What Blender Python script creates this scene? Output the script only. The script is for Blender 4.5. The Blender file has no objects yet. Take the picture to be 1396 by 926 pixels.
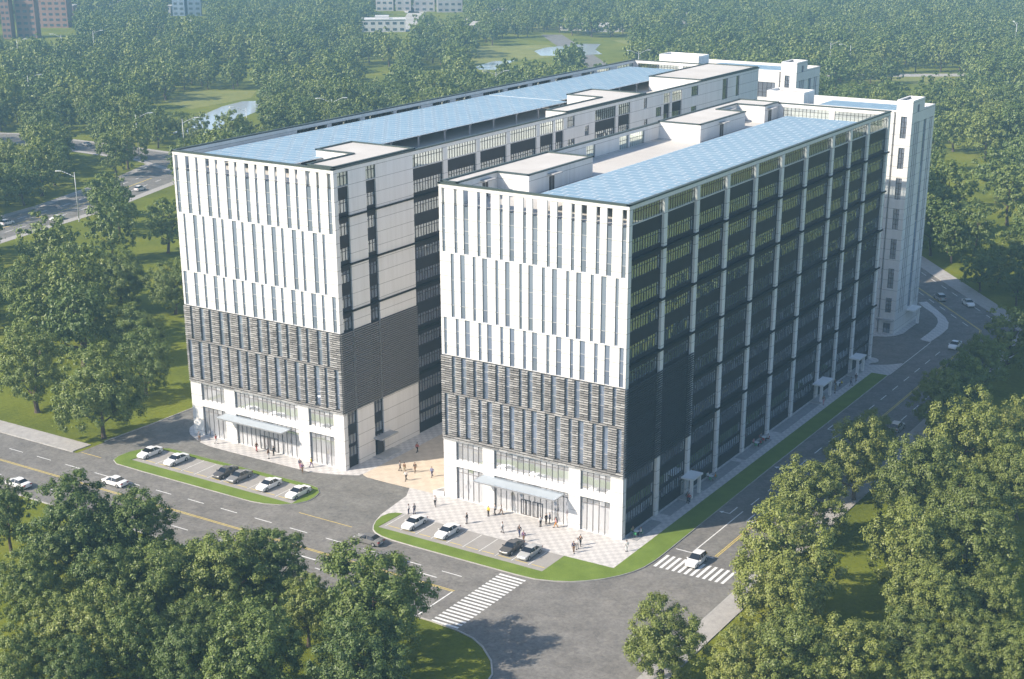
import bpy, bmesh, math, random
from mathutils import Vector, Matrix, noise

random.seed(7)
R = math.radians
scene = bpy.context.scene
COL = scene.collection

# ------------------------------------------------------------------ camera
CAM = (93.9021, -176.1128, 90.6542)
YAW, PITCH, ROLL = -0.5657, -0.3412, -0.0019
FOC, PPX, PPY = 2013.4, 707.7, 563.6          # in pixels of the 1396 wide photograph
d_ = Vector((math.cos(PITCH)*math.sin(YAW), math.cos(PITCH)*math.cos(YAW), math.sin(PITCH)))
r_ = d_.cross(Vector((0, 0, 1))).normalized()
u_ = r_.cross(d_)
rt = r_*math.cos(ROLL) + u_*math.sin(ROLL)
up = u_*math.cos(ROLL) - r_*math.sin(ROLL)
cd = bpy.data.cameras.new('camera')
cam = bpy.data.objects.new('camera', cd)
COL.objects.link(cam)
cam.matrix_world = Matrix(((rt.x, up.x, -d_.x, CAM[0]), (rt.y, up.y, -d_.y, CAM[1]), (rt.z, up.z, -d_.z, CAM[2]), (0, 0, 0, 1)))
cd.sensor_fit = 'HORIZONTAL'
cd.sensor_width = 36.0
cd.lens = FOC/1396*36
cd.shift_x = (698-PPX)/1396
cd.shift_y = (PPY-463)/1396
cd.clip_start = 1.0
cd.clip_end = 9000
scene.camera = cam

def pix(x, y, z):
    v = Vector((x, y, z)) - Vector(CAM)
    w = v.dot(d_)
    if w < 1: return (-9999, -9999, w)
    return (PPX + FOC*v.dot(rt)/w, PPY - FOC*v.dot(up)/w, w)

def un(px, py, z=0.0):
    v = d_*FOC + rt*(px-PPX) - up*(py-PPY)
    t = (z-CAM[2])/v.z
    return Vector(CAM) + v*t

# ------------------------------------------------------------------ light
SUN_EL = R(36)
SUN_TO = Vector((-0.602, -0.798, 0)).normalized()       # horizontal direction towards the sun
world = bpy.data.worlds.new('World')
scene.world = world
world.use_nodes = True
nt = world.node_tree
bg = nt.nodes['Background']
sky = nt.nodes.new('ShaderNodeTexSky')
sky.sky_type = 'NISHITA'
sky.sun_disc = False
sky.sun_elevation = SUN_EL
sky.sun_rotation = math.atan2(SUN_TO.x, SUN_TO.y)
sky.air_density = 1.0
sky.dust_density = 1.0
sky.ozone_density = 2.0
nt.links.new(sky.outputs[0], bg.inputs[0])
bg.inputs[1].default_value = 0.125
sd = bpy.data.lights.new('sun', 'SUN')
sd.energy = 4.5
sd.angle = R(0.5)
sd.color = (1.0, 0.89, 0.74)
sun = bpy.data.objects.new('sun', sd)
COL.objects.link(sun)
sv = Vector((SUN_TO.x*math.cos(SUN_EL), SUN_TO.y*math.cos(SUN_EL), math.sin(SUN_EL)))
sun.rotation_euler = sv.to_track_quat('Z', 'Y').to_euler()
sun.location = sv*500
scene.view_settings.view_transform = 'Standard'
scene.view_settings.look = 'None'
scene.view_settings.gamma = 1
scene.view_settings.use_curve_mapping = False
scene.view_settings.exposure = 0.74
cy = scene.cycles
cy.use_denoising = True
cy.use_adaptive_sampling = True
cy.adaptive_threshold = 0.02
cy.max_bounces = 6
cy.diffuse_bounces = 3
cy.glossy_bounces = 3
cy.transmission_bounces = 4
cy.transparent_max_bounces = 8
cy.volume_bounces = 0
cy.caustics_reflective = False
cy.caustics_refractive = False

# ------------------------------------------------------------------ object helpers
OFF = {}

def tag(o, label=None, cat=None, group=None, kind=None):
    if label: o['label'] = label
    if cat: o['category'] = cat
    if group: o['group'] = group
    if kind: o['kind'] = kind
    return o

def thing(name, label, cat, loc=(0, 0, 0), rz=0.0, group=None):
    o = bpy.data.objects.new(name, None)
    o.empty_display_size = 0.5
    COL.objects.link(o)
    o.location = loc
    o.rotation_euler = (0, 0, rz)
    OFF[o.name] = Vector(loc)
    return tag(o, label, cat, group)

class MB:
    def __init__(s):
        s.v, s.f, s.m = [], [], []
    def quad(s, a, b, c, d, m=0):
        n = len(s.v); s.v += [a, b, c, d]; s.f.append((n, n+1, n+2, n+3)); s.m.append(m)
    def poly(s, pts, m=0):
        n = len(s.v); s.v += pts; s.f.append(tuple(range(n, n+len(pts)))); s.m.append(m)
    def box(s, x0, x1, y0, y1, z0, z1, m=0, top=None):
        n = len(s.v)
        s.v += [(x0, y0, z0), (x1, y0, z0), (x1, y1, z0), (x0, y1, z0), (x0, y0, z1), (x1, y0, z1), (x1, y1, z1), (x0, y1, z1)]
        for i, f in enumerate(((3, 2, 1, 0), (4, 5, 6, 7), (0, 1, 5, 4), (1, 2, 6, 5), (2, 3, 7, 6), (3, 0, 4, 7))):
            s.f.append(tuple(n+k for k in f)); s.m.append(top if (i == 1 and top is not None) else m)
    def prism(s, pts, z0, z1, m=0, side=None):
        a = sum(pts[i][0]*pts[(i+1) % len(pts)][1]-pts[(i+1) % len(pts)][0]*pts[i][1] for i in range(len(pts)))
        if a < 0: pts = pts[::-1]
        n, k = len(s.v), len(pts)
        s.v += [(p[0], p[1], z0) for p in pts] + [(p[0], p[1], z1) for p in pts]
        s.f.append(tuple(n+k+i for i in range(k))); s.m.append(m)
        for i in range(k):
            j = (i+1) % k
            s.f.append((n+i, n+j, n+k+j, n+k+i)); s.m.append(m if side is None else side)
    def tube(s, p, q, r0, r1=None, n=8, m=0, caps=True):
        r1 = r0 if r1 is None else r1
        p, q = Vector(p), Vector(q)
        ax = (q-p)
        if ax.length < 1e-6: return
        ax.normalize()
        a = ax.cross(Vector((0, 0, 1)) if abs(ax.z) < 0.9 else Vector((1, 0, 0))).normalized()
        b = ax.cross(a)
        k = len(s.v)
        for c, r in ((p, r0), (q, r1)):
            for i in range(n):
                t = 2*math.pi*i/n
                s.v.append(tuple(c + a*r*math.cos(t) + b*r*math.sin(t)))
        for i in range(n):
            j = (i+1) % n
            s.f.append((k+i, k+n+i, k+n+j, k+j)); s.m.append(m)
        if caps:
            s.f.append(tuple(k+i for i in range(n))); s.m.append(m)
            s.f.append(tuple(k+n+n-1-i for i in range(n))); s.m.append(m)
    def obox(s, O, U, u0, u1, n0, n1, z0, z1, m=0):
        """box on a facade: u along the wall, n out of it"""
        N = (U[1], -U[0])
        c = [(O[0]+U[0]*u+N[0]*n, O[1]+U[1]*u+N[1]*n) for u, n in ((u0, n1), (u1, n1), (u1, n0), (u0, n0))]
        s.prism(c, z0, z1, m)
        k = len(s.v)-8
        s.f.append((k+3, k+2, k+1, k)); s.m.append(m)
    def build(s, name, mats, parent=None, smooth=False):
        off = Vector((0, 0, 0))
        p = parent
        if parent is not None: off = OFF.get(parent.name, Vector((0, 0, 0)))
        me = bpy.data.meshes.new(name)
        if off.length > 0:
            me.from_pydata([(v[0]-off.x, v[1]-off.y, v[2]-off.z) for v in s.v], [], s.f)
        else:
            me.from_pydata([tuple(v) for v in s.v], [], s.f)
        if not isinstance(mats, (list, tuple)): mats = [mats]
        for m in mats: me.materials.append(m)
        me.polygons.foreach_set('material_index', s.m)
        if smooth: me.polygons.foreach_set('use_smooth', [True]*len(s.f))
        me.update()
        o = bpy.data.objects.new(name, me)
        COL.objects.link(o)
        if parent is not None:
            o.parent = parent
        OFF[o.name] = off
        return o

def structure(mb, name, mats):
    return tag(mb.build(name, mats), kind='structure')

def copy_tree(o, parent=None):
    c = o.copy()
    COL.objects.link(c)
    if parent is not None: c.parent = parent
    for ch in list(o.children): copy_tree(ch, c)
    return c

# ------------------------------------------------------------------ materials
def mat(name, col, rough=0.8, spec=0.3, metal=0.0):
    m = bpy.data.materials.new(name)
    m.use_nodes = True
    b = m.node_tree.nodes['Principled BSDF']
    b.inputs['Base Color'].default_value = (*col, 1)
    b.inputs['Roughness'].default_value = rough
    b.inputs['Specular IOR Level'].default_value = spec
    b.inputs['Metallic'].default_value = metal
    return m

class NT:
    def __init__(s, m):
        s.t = m.node_tree; s.n = s.t.nodes; s.l = s.t.links
        s.b = s.n.get('Principled BSDF')
    def new(s, k, **kw):
        x = s.n.new(k)
        for a, v in kw.items(): setattr(x, a, v)
        return x
    def link(s, a, b): s.l.new(a, b)
    def pos(s): 
        return s.new('ShaderNodeNewGeometry').outputs['Position']
    def noise(s, scale, vec=None, detail=3, rough=0.55, dim='3D'):
        n = s.new('ShaderNodeTexNoise', noise_dimensions=dim)
        n.inputs['Scale'].default_value = scale
        n.inputs['Detail'].default_value = detail
        n.inputs['Roughness'].default_value = rough
        if vec is not None: s.link(vec, n.inputs['Vector'])
        return n.outputs['Fac']
    def ramp(s, fac, stops, interp='LINEAR'):
        r = s.new('ShaderNodeValToRGB')
        r.color_ramp.interpolation = interp
        e = r.color_ramp.elements
        while len(e) < len(stops): e.new(0.5)
        for i, (p, c) in enumerate(stops):
            e[i].position = p
            e[i].color = (*c, 1) if len(c) == 3 else c
        s.link(fac, r.inputs[0])
        return r.outputs[0]
    def mix(s, fac, a, b, mode='MIX'):
        x = s.new('ShaderNodeMix', data_type='RGBA', blend_type=mode)
        for sock, v in ((x.inputs[0], fac), (x.inputs[6], a), (x.inputs[7], b)):
            if hasattr(v, 'is_linked'): s.link(v, sock)
            elif isinstance(v, (int, float)): sock.default_value = v
            else: sock.default_value = (*v, 1)
        return x.outputs[2]
    def math(s, op, a, b=None):
        x = s.new('ShaderNodeMath', operation=op)
        for i, v in enumerate((a, b)):
            if v is None: continue
            if hasattr(v, 'is_linked'): s.link(v, x.inputs[i])
            else: x.inputs[i].default_value = v
        return x.outputs[0]
    def bump(s, h, strength=0.3, dist=0.05):
        b = s.new('ShaderNodeBump')
        b.inputs['Strength'].default_value = strength
        b.inputs['Distance'].default_value = dist
        s.link(h, b.inputs['Height'])
        s.link(b.outputs[0], s.b.inputs['Normal'])

def wall_uv(t):
    """(x+y, z) in world metres: the same panel grid on walls that face any way"""
    sp = t.new('ShaderNodeSeparateXYZ'); t.link(t.pos(), sp.inputs[0])
    c = t.new('ShaderNodeCombineXYZ')
    t.link(t.math('ADD', sp.outputs[0], sp.outputs[1]), c.inputs[0])
    t.link(sp.outputs[2], c.inputs[1])
    return c.outputs[0], sp

def m_panel(name, col, joint, bw=900.0, bh=2.2, mort=0.022, rough=0.6, oz=0.0):
    m = mat(name, col, rough, 0.35); t = NT(m)
    uv, sp = wall_uv(t)
    mp = t.new('ShaderNodeMapping'); mp.inputs['Location'].default_value = (0, oz, 0)
    t.link(uv, mp.inputs[0])
    br = t.new('ShaderNodeTexBrick'); br.offset = 0; br.squash = 1
    br.inputs['Scale'].default_value = 1
    br.inputs['Brick Width'].default_value = bw
    br.inputs['Row Height'].default_value = bh
    br.inputs['Mortar Size'].default_value = mort
    br.inputs['Mortar Smooth'].default_value = 0.1
    br.inputs['Bias'].default_value = 0
    br.inputs['Color1'].default_value = (*col, 1)
    br.inputs['Color2'].default_value = (col[0]*0.97, col[1]*0.97, col[2]*0.975, 1)
    br.inputs['Mortar'].default_value = (*joint, 1)
    t.link(mp.outputs[0], br.inputs['Vector'])
    mp2 = t.new('ShaderNodeMapping'); mp2.inputs['Scale'].default_value = (1.6, 1.6, 0.09); t.link(t.pos(), mp2.inputs[0])
    n = t.ramp(t.noise(0.8, mp2.outputs[0], 5, 0.65), [(0.32, (0.90, 0.895, 0.885)), (0.62, (1, 1, 1))])
    t.link(t.mix(1.0, br.outputs['Color'], n, 'MULTIPLY'), t.b.inputs['Base Color'])
    return m

def m_glass(name, inner, fac, tint=(0.9, 0.95, 1.0), rough=0.02, clear=0.0):
    """coated facade glass: a mirror-like coat over a dull inner colour, which can hold a painted reflection"""
    m = bpy.data.materials.new(name); m.use_nodes = True
    t = NT(m); t.n.remove(t.b)
    out = t.n['Material Output']
    geo = t.new('ShaderNodeNewGeometry')
    dif = t.new('ShaderNodeBsdfDiffuse')
    br = t.new('ShaderNodeTexWhiteNoise', noise_dimensions='1D')
    t.link(geo.outputs['Random Per Island'], br.inputs['W'])
    c = t.ramp(br.outputs['Value'], [(0, tuple(x*0.7 for x in inner)), (0.75, inner), (1.0, tuple(min(1, x*1.7) for x in inner))])
    t.link(c, dif.inputs[0])
    gl = t.new('ShaderNodeBsdfGlossy'); gl.inputs[0].default_value = (*tint, 1); gl.inputs[1].default_value = rough
    lw = t.new('ShaderNodeFresnel'); lw.inputs[0].default_value = 1.5
    f = t.math('MAXIMUM', t.math('ADD', lw.outputs[0], fac), 0.0)
    mx = t.new('ShaderNodeMixShader')
    t.link(t.math('MINIMUM', f, 1.0), mx.inputs[0])
    if clear > 0:
        tr = t.new('ShaderNodeBsdfTransparent'); tr.inputs[0].default_value = (0.86, 0.93, 0.92, 1)
        m2 = t.new('ShaderNodeMixShader'); m2.inputs[0].default_value = clear
        t.link(dif.outputs[0], m2.inputs[1]); t.link(tr.outputs[0], m2.inputs[2])
        t.link(m2.outputs[0], mx.inputs[1])
    else:
        t.link(dif.outputs[0], mx.inputs[1])
    t.link(gl.outputs[0], mx.inputs[2])
    t.link(mx.outputs[0], out.inputs[0])
    return m

def m_noise(name, stops, scale, rough=0.9, detail=4, bump=0, fine=None, spec=0.2):
    m = mat(name, stops[0][1], rough, spec); t = NT(m)
    p = t.pos()
    c = t.ramp(t.noise(scale, p, detail), stops)
    if fine:
        f = t.ramp(t.noise(fine[0], p, 3, 0.7), [(0.25, (fine[1],)*3), (0.75, (fine[2],)*3)])
        c = t.mix(1.0, c, f, 'MULTIPLY')
    t.link(c, t.b.inputs['Base Color'])
    if bump: t.bump(t.noise(fine[0] if fine else scale*6, p, 3), bump)
    return m

def m_checker(name, c1, c2, size, rough=0.75, spots=0.06):
    m = mat(name, c1, rough, 0.3); t = NT(m)
    p = t.pos()
    mp = t.new('ShaderNodeMapping'); mp.inputs['Location'].default_value = (0.013, 0.017, 0.31*size)
    mp.inputs['Scale'].default_value = (1, 1, 0)
    t.link(p, mp.inputs[0])
    ck = t.new('ShaderNodeTexChecker')
    ck.inputs['Scale'].default_value = 1/size
    ck.inputs[1].default_value = (*c1, 1); ck.inputs[2].default_value = (*c2, 1)
    t.link(mp.outputs[0], ck.inputs[0])
    n = t.ramp(t.noise(0.8, p, 5), [(0.3, (1-spots*2,)*3), (0.7, (1+spots*0.3,)*3)])
    t.link(t.mix(1.0, ck.outputs[0], n, 'MULTIPLY'), t.b.inputs['Base Color'])
    return m

M = {}
M['white'] = m_panel('white_cladding', (0.745, 0.73, 0.71), (0.30, 0.295, 0.29), mort=0.04, oz=-0.85)
M['white_plain'] = m_noise('white_render', [(0.3, (0.78, 0.765, 0.745)), (0.7, (0.82, 0.81, 0.795))], 0.5, 0.7)
M['dark'] = m_noise('dark_spandrel', [(0.3, (0.026, 0.026, 0.030)), (0.7, (0.033, 0.033, 0.038))], 0.4, 0.5, spec=0.15)
M['back'] = mat('screen_backing', (0.05, 0.052, 0.056), 0.7)
M['fin'] = mat('black_ledge', (0.012, 0.014, 0.014), 0.6, 0.2)
M['trim'] = mat('grey_green_coping', (0.055, 0.075, 0.07), 0.5, 0.4)
M['frame'] = mat('window_frame', (0.045, 0.04, 0.042), 0.5, 0.4)
M['frame_m'] = mat('bronze_frame', (0.16, 0.145, 0.14), 0.5, 0.4)
M['frame_l'] = mat('pale_frame', (0.42, 0.42, 0.42), 0.5, 0.4)
M['slot'] = m_glass('slot_glass', (0.21, 0.25, 0.33), 0.16, (0.8, 0.88, 1.0))
M['ribbon'] = m_glass('ribbon_glass', (0.14, 0.15, 0.18), 0.34, (0.88, 0.97, 1.0))  # bluish inner colour stands in for reflected sky and road
M['shop'] = m_glass('shopfront_glass', (0.46, 0.47, 0.49), 0.42, (0.97, 0.98, 1.0))  # pale inner colour stands in for sunlit paving mirrored in the panes
M['grille'] = m_glass('parapet_glass', (0.12, 0.14, 0.13), 0.30, (0.8, 0.9, 0.85), clear=0.85)
M['deck'] = m_noise('roof_deck', [(0.3, (0.50, 0.475, 0.44)), (0.7, (0.60, 0.575, 0.54))], 0.12, 0.9, fine=(1.5, 0.94, 1.02))
M['canopy'] = m_glass('canopy_glass', (0.68, 0.78, 0.88), 0.16, (0.9, 0.95, 1.0), clear=0.42)
M['steel'] = mat('steel', (0.42, 0.43, 0.45), 0.4, 0.5, 0.6)
M['dsteel'] = mat('dark_steel', (0.10, 0.10, 0.11), 0.45, 0.5, 0.3)
M['concrete'] = m_noise('concrete', [(0.3, (0.36, 0.355, 0.35)), (0.7, (0.46, 0.455, 0.45))], 0.6, 0.85)

def m_louver():
    m = mat('louver_slat', (0.42, 0.40, 0.38), 0.6, 0.3); t = NT(m)
    g = t.new('ShaderNodeNewGeometry')
    t.link(t.ramp(g.outputs['Random Per Island'], [(0.0, (0.20, 0.192, 0.186)), (0.5, (0.31, 0.30, 0.29)), (1.0, (0.45, 0.44, 0.425))]), t.b.inputs['Base Color'])
    return m
M['louver'] = m_louver()
M['louver_dark'] = mat('louver_slat_shaded', (0.045, 0.048, 0.055), 0.5, 0.4)  # darkened copy of the front slats: the side's shade painted into the colour
M['louver_grey'] = mat('louver_slat_grey', (0.20, 0.195, 0.19), 0.6, 0.3)  # duller copy of the front slats, inner wall's shade put into the colour

def m_solar():
    m = mat('solar_cell', (0.2, 0.4, 0.62), 0.55, 0.3); t = NT(m)
    g = t.new('ShaderNodeNewGeometry')
    c = t.ramp(g.outputs['Random Per Island'], [(0.0, (0.225, 0.345, 0.445)), (0.6, (0.24, 0.365, 0.465)), (0.85, (0.255, 0.38, 0.48)), (1.0, (0.29, 0.41, 0.50))])
    t.link(c, t.b.inputs['Base Color'])
    return m
M['solar'] = m_solar()
M['solar_frame'] = mat('solar_frame', (0.60, 0.67, 0.72), 0.6, 0.3)

def m_asphalt(name, c0, c1, pave=0.0):
    m = mat(name, c0, 0.9, 0.2); t = NT(m); p = t.pos()
    a = t.ramp(t.noise(0.28, p, 6, 0.65), [(0.32, c0), (0.68, c1)])
    f = t.ramp(t.noise(1.7, p, 5, 0.75), [(0.28, (0.68, 0.68, 0.69)), (0.5, (1.0, 1.0, 1.0)), (0.74, (1.30, 1.29, 1.26))])
    c = t.mix(1.0, a, f, 'MULTIPLY')
    v = t.new('ShaderNodeTexVoronoi', feature='DISTANCE_TO_EDGE'); v.inputs['Scale'].default_value = 0.16
    nz = t.new('ShaderNodeTexNoise'); nz.inputs['Scale'].default_value = 0.5; t.link(p, nz.inputs['Vector'])
    ad = t.new('ShaderNodeVectorMath', operation='MULTIPLY_ADD'); t.link(nz.outputs['Color'], ad.inputs[0]); ad.inputs[1].default_value = (3, 3, 0); t.link(p, ad.inputs[2])
    t.link(ad.outputs[0], v.inputs['Vector'])
    cr = t.ramp(v.outputs['Distance'], [(0.0, (0.72, 0.72, 0.72)), (0.012, (1, 1, 1))])
    c = t.mix(0.6, c, t.mix(1.0, c, cr, 'MULTIPLY'))
    vp = t.new('ShaderNodeTexVoronoi', distance='CHEBYCHEV'); vp.inputs['Scale'].default_value = 0.9; t.link(p, vp.inputs['Vector'])
    sq = t.ramp(vp.outputs['Color'], [(0.0, (0.90, 0.90, 0.905)), (1.0, (1.10, 1.095, 1.08))])
    c = t.mix(1.0, c, sq, 'MULTIPLY')
    v2 = t.new('ShaderNodeTexVoronoi'); v2.inputs['Scale'].default_value = 0.075; t.link(ad.outputs[0], v2.inputs['Vector'])
    pt = t.ramp(v2.outputs['Color'], [(0.0, (0.86, 0.86, 0.87)), (0.3, (1, 1, 1)), (0.9, (1.0, 1.0, 1.0)), (1.0, (1.10, 1.09, 1.07))])
    c = t.mix(1.0, c, pt, 'MULTIPLY')
    t.link(c, t.b.inputs['Base Color'])
    t.bump(t.noise(6, p, 3), 0.25, 0.02)
    return m
M['asphalt'] = m_asphalt('asphalt', (0.158, 0.150, 0.139), (0.215, 0.205, 0.190))
M['asphalt2'] = m_asphalt('asphalt_forecourt', (0.147, 0.142, 0.132), (0.203, 0.197, 0.182))
M['parking'] = m_noise('parking_paving', [(0.3, (0.29, 0.275, 0.255)), (0.7, (0.35, 0.33, 0.31))], 0.4, 0.9, fine=(4, 0.94, 1.05))
M['paver'] = m_checker('checker_paver', (0.60, 0.575, 0.55), (0.50, 0.48, 0.465), 0.8)
M['beige'] = m_checker('beige_paver', (0.62, 0.53, 0.42), (0.585, 0.495, 0.39), 1.2)
M['bed'] = m_noise('grey_bed_paving', [(0.3, (0.26, 0.26, 0.265)), (0.7, (0.34, 0.34, 0.34))], 1.1, 0.9, fine=(5, 0.8, 1.2))
M['kerb'] = m_noise('kerb_stone', [(0.3, (0.34, 0.33, 0.31)), (0.7, (0.46, 0.445, 0.42))], 0.8, 0.85)
M['walk'] = m_noise('pavement_slabs', [(0.3, (0.33, 0.315, 0.30)), (0.7, (0.42, 0.40, 0.375))], 0.9, 0.9, fine=(5, 0.88, 1.1))
M['paint_w'] = m_noise('road_paint_white', [(0.3, (0.62, 0.62, 0.61)), (0.65, (0.80, 0.80, 0.78))], 1.5, 0.7)
M['paint_y'] = m_noise('road_paint_yellow', [(0.3, (0.55, 0.42, 0.10)), (0.65, (0.68, 0.53, 0.14))], 1.5, 0.7)
M['turf'] = m_noise('mown_turf', [(0.3, (0.115, 0.170, 0.026)), (0.7, (0.16, 0.225, 0.040))], 0.35, 0.9, fine=(6, 0.78, 1.2), bump=0.4)

def m_lawn():
    m = mat('lawn', (0.1, 0.13, 0.02), 0.95, 0.1); t = NT(m); p = t.pos()
    a = t.ramp(t.noise(0.05, p, 5, 0.6), [(0.28, (0.075, 0.100, 0.016)), (0.5, (0.140, 0.165, 0.020)), (0.75, (0.20, 0.20, 0.030))])
    f = t.ramp(t.noise(1.3, p, 4, 0.7), [(0.25, (0.68, 0.70, 0.68)), (0.75, (1.22, 1.2, 1.1))])
    t.link(t.mix(1.0, a, f, 'MULTIPLY'), t.b.inputs['Base Color'])
    t.bump(t.noise(2.5, p, 4), 0.6, 0.15)
    return m
M['lawn'] = m_lawn()
M['field'] = m_noise('meadow', [(0.3, (0.15, 0.17, 0.04)), (0.7, (0.23, 0.23, 0.06))], 0.06, 0.95, fine=(0.5, 0.85, 1.15))
M['water'] = mat('water', (0.42, 0.47, 0.52), 0.12, 0.7)  # pale base colour holds the painted reflection of the sky
M['soil'] = m_noise('pale_track', [(0.3, (0.34, 0.33, 0.30)), (0.7, (0.46, 0.44, 0.40))], 0.05, 0.95)

def m_leaf(name, stops):
    m = bpy.data.materials.new(name); m.use_nodes = True
    t = NT(m); t.n.remove(t.b)
    oi = t.new('ShaderNodeObjectInfo')
    tc = t.new('ShaderNodeTexCoord')
    g = t.new('ShaderNodeNewGeometry')
    n = t.noise(0.38, tc.outputs['Object'], 2)
    f = t.math('ADD', t.math('MULTIPLY', oi.outputs['Random'], 0.46), t.math('MULTIPLY', n, 0.42))
    f = t.math('ADD', f, t.math('MULTIPLY', g.outputs['Random Per Island'], 0.22))
    c = t.ramp(f, stops)
    d = t.new('ShaderNodeBsdfDiffuse'); t.link(c, d.inputs[0])
    tr = t.new('ShaderNodeBsdfTranslucent'); t.link(t.mix(1.0, c, (1.25, 1.35, 0.55), 'MULTIPLY'), tr.inputs[0])
    gl = t.new('ShaderNodeBsdfGlossy'); gl.inputs[1].default_value = 0.45
    mx = t.new('ShaderNodeMixShader'); mx.inputs[0].default_value = 0.17
    t.link(d.outputs[0], mx.inputs[1]); t.link(tr.outputs[0], mx.inputs[2])
    m2 = t.new('ShaderNodeMixShader'); m2.inputs[0].default_value = 0.035
    t.link(mx.outputs[0], m2.inputs[1]); t.link(gl.outputs[0], m2.inputs[2])
    t.link(m2.outputs[0], t.n['Material Output'].inputs[0])
    return m
M['leaf'] = m_leaf('leaves', [(0.15, (0.078, 0.120, 0.034)), (0.45, (0.122, 0.172, 0.043)), (0.7, (0.172, 0.216, 0.052)), (0.95, (0.245, 0.27, 0.066))])
M['leaf_y'] = m_leaf('leaves_sunlit', [(0.15, (0.108, 0.142, 0.036)), (0.45, (0.158, 0.194, 0.045)), (0.7, (0.208, 0.238, 0.055)), (0.95, (0.27, 0.28, 0.070))])  # brighter, yellower copy of the leaves: sunlight on the right grove put into colour
M['bark'] = m_noise('bark', [(0.3, (0.075, 0.055, 0.042)), (0.7, (0.13, 0.10, 0.08))], 3, 0.95)

# ------------------------------------------------------------------ ground
g = MB(); g.quad((-3200, -1900, 0), (2600, -1900, 0), (2600, 3600, 0), (-3200, 3600, 0))
structure(g, 'ground', M['lawn'])

def arc(cx, cy_, r, a0, a1, n=10):
    return [(cx+r*math.cos(R(a0+(a1-a0)*i/n)), cy_+r*math.sin(R(a0+(a1-a0)*i/n))) for i in range(n+1)]

# one asphalt sheet: front road, side road, back road, forecourt, drives
NE = Vector((-36.8, 45.5)).normalized()               # direction of the back road
road = [(-760, -35.5), (-9, -35.6), (-4.8, -35.9), (-1.7, -36.6), (0.7, -37.9), (3.6, -40.3), (5.6, -43.0), (6.6, -47), (7.0, -52), (7.0, -420),
        (21.0, -420), (21.0, 141.5)]
b0 = (21.0, 141.5)
road += [(b0[0]+NE.x*700, b0[1]+NE.y*700), (b0[0]+NE.x*700-14*NE.y, b0[1]+NE.y*700+14*NE.x), (3.3, 139.0+6.5), (-60, 224), (-96, 224), (-96, -17.9), (-760, -17.9)]
g = MB(); g.poly([(x, y, 0.004) for x, y in road])
structure(g, 'road', M['asphalt'])
g = MB(); g.poly([(x, y, 0.012) for x, y in ((-95.6, -17.0), (-36, -17.0), (-36, 6), (-86.4, 6), (-86.4, 196), (-95.6, 196))])
structure(g, 'forecourt', M['asphalt2'])

# kerbs: chains of stone blocks
def kerb(name, pts, w=0.25, h=0.14, mat_=None):
    mb = MB()
    for (x0, y0), (x1, y1) in zip(pts[:-1], pts[1:]):
        dx, dy = x1-x0, y1-y0
        L = math.hypot(dx, dy)
        if L < 0.05: continue
        nx, ny = -dy/L*w/2, dx/L*w/2
        mb.prism([(x0-nx, y0-ny), (x1-nx, y1-ny), (x1+nx, y1+ny), (x0+nx, y0+ny)], -0.05, h)
    return structure(mb, name, mat_ or M['kerb'])

kerb('road_kerb', [(-400, -35.55), (-9, -35.7), (-4.8, -36.0), (-1.7, -36.7), (0.7, -38.0), (3.55, -40.4), (5.5, -43.1), (6.5, -47), (6.9, -52), (6.9, -160)], 0.22)
kerb('road_kerb', [(21.1, -160), (21.1, 141.3), (21.1+NE.x*320, 141.3+NE.y*320)], 0.22)
kerb('road_kerb', [(-400, -17.9), (-96.9, -17.9)], 0.22)
kerb('road_kerb', [(-96.2, -11.4), (-95.7, 0), (-95.7, 190)], 0.2)

# pavements along the roads
g = MB()
g.prism([(-400, -17.8), (-97.1, -17.8), (-96.9, -13.9), (-400, -14.6)], -0.05, 0.13)
structure(g, 'pavement', M['walk'])
g = MB()
g.prism([(21.2, -160), (24.3, -160), (24.3, 133), (21.2, 141.2)], -0.05, 0.13)
q0 = Vector((21.2, 141.2)); q1 = Vector((24.3, 143.6))
g.prism([tuple(q0), tuple(q1), tuple(q1+NE*330+Vector((3, 2))), tuple(q0+NE*330)], -0.05, 0.126)
structure(g, 'pavement', M['walk'])

corner = [(-7.0, -18.0), (-4.0, -17.8), (-1.3, -16.9), (0.7, -15.8), (2.3, -14.5), (4.0, -12.7), (5.4, -10.6), (6.4, -8.5), (7.0, -6.4), (7.3, -3.6), (7.35, -2)]
isl = [(-33.3, -9.3), (-34.4, -9.6), (-35.1, -10.4), (-35.35, -11.9), (-35.0, -13.7), (-34.2, -15.3), (-33.4, -16.4), (-32.4, -17.1), (-31.0, -17.6), (-28.8, -17.9), (-24, -18.0)]
# light paving round the right block
pl = [(-38.6, -0.25), (-37.0, -3.3), (-36.4, -7.8), (-35.9, -11.4)] + [(x-0.12, y-0.1) for x, y in isl[4:]] + corner + [(7.3, 12), (6.95, 40), (6.85, 96.9), (6.7, 106.0), (4.5, 103.4), (1.6, 101.6), (-0.2, 100.2), (-0.2, 105), (-31.9, 105), (-31.9, -0.25)]
g = MB(); g.prism(pl, -0.05, 0.10)
structure(g, 'light_paving', M['paver'])
# paving round the left block
g = MB(); g.prism([(-85.9, 100), (-88.6, 100), (-89.2, 3.6), (-88.6, 1.6), (-87.4, 0.2), (-86.1, -0.9), (-84, -1.9), (-81.5, -2.9), (-79, -3.4), (-73, -3.5), (-57, -3.4), (-54, -2.6), (-51, -1.5), (-48.8, -0.3), (-48.5, 0.8), (-48.5, 165), (-51, 165)], -0.05, 0.102)
structure(g, 'light_paving', M['paver'])
g = MB(); g.prism([(-48.5, 0.3), (-47.3, -0.2), (-44, -0.35), (-38.6, -0.25), (-31.9, -0.25), (-31.9, 112), (-48.5, 165)], -0.05, 0.098)
structure(g, 'plaza', M['beige'])
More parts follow.
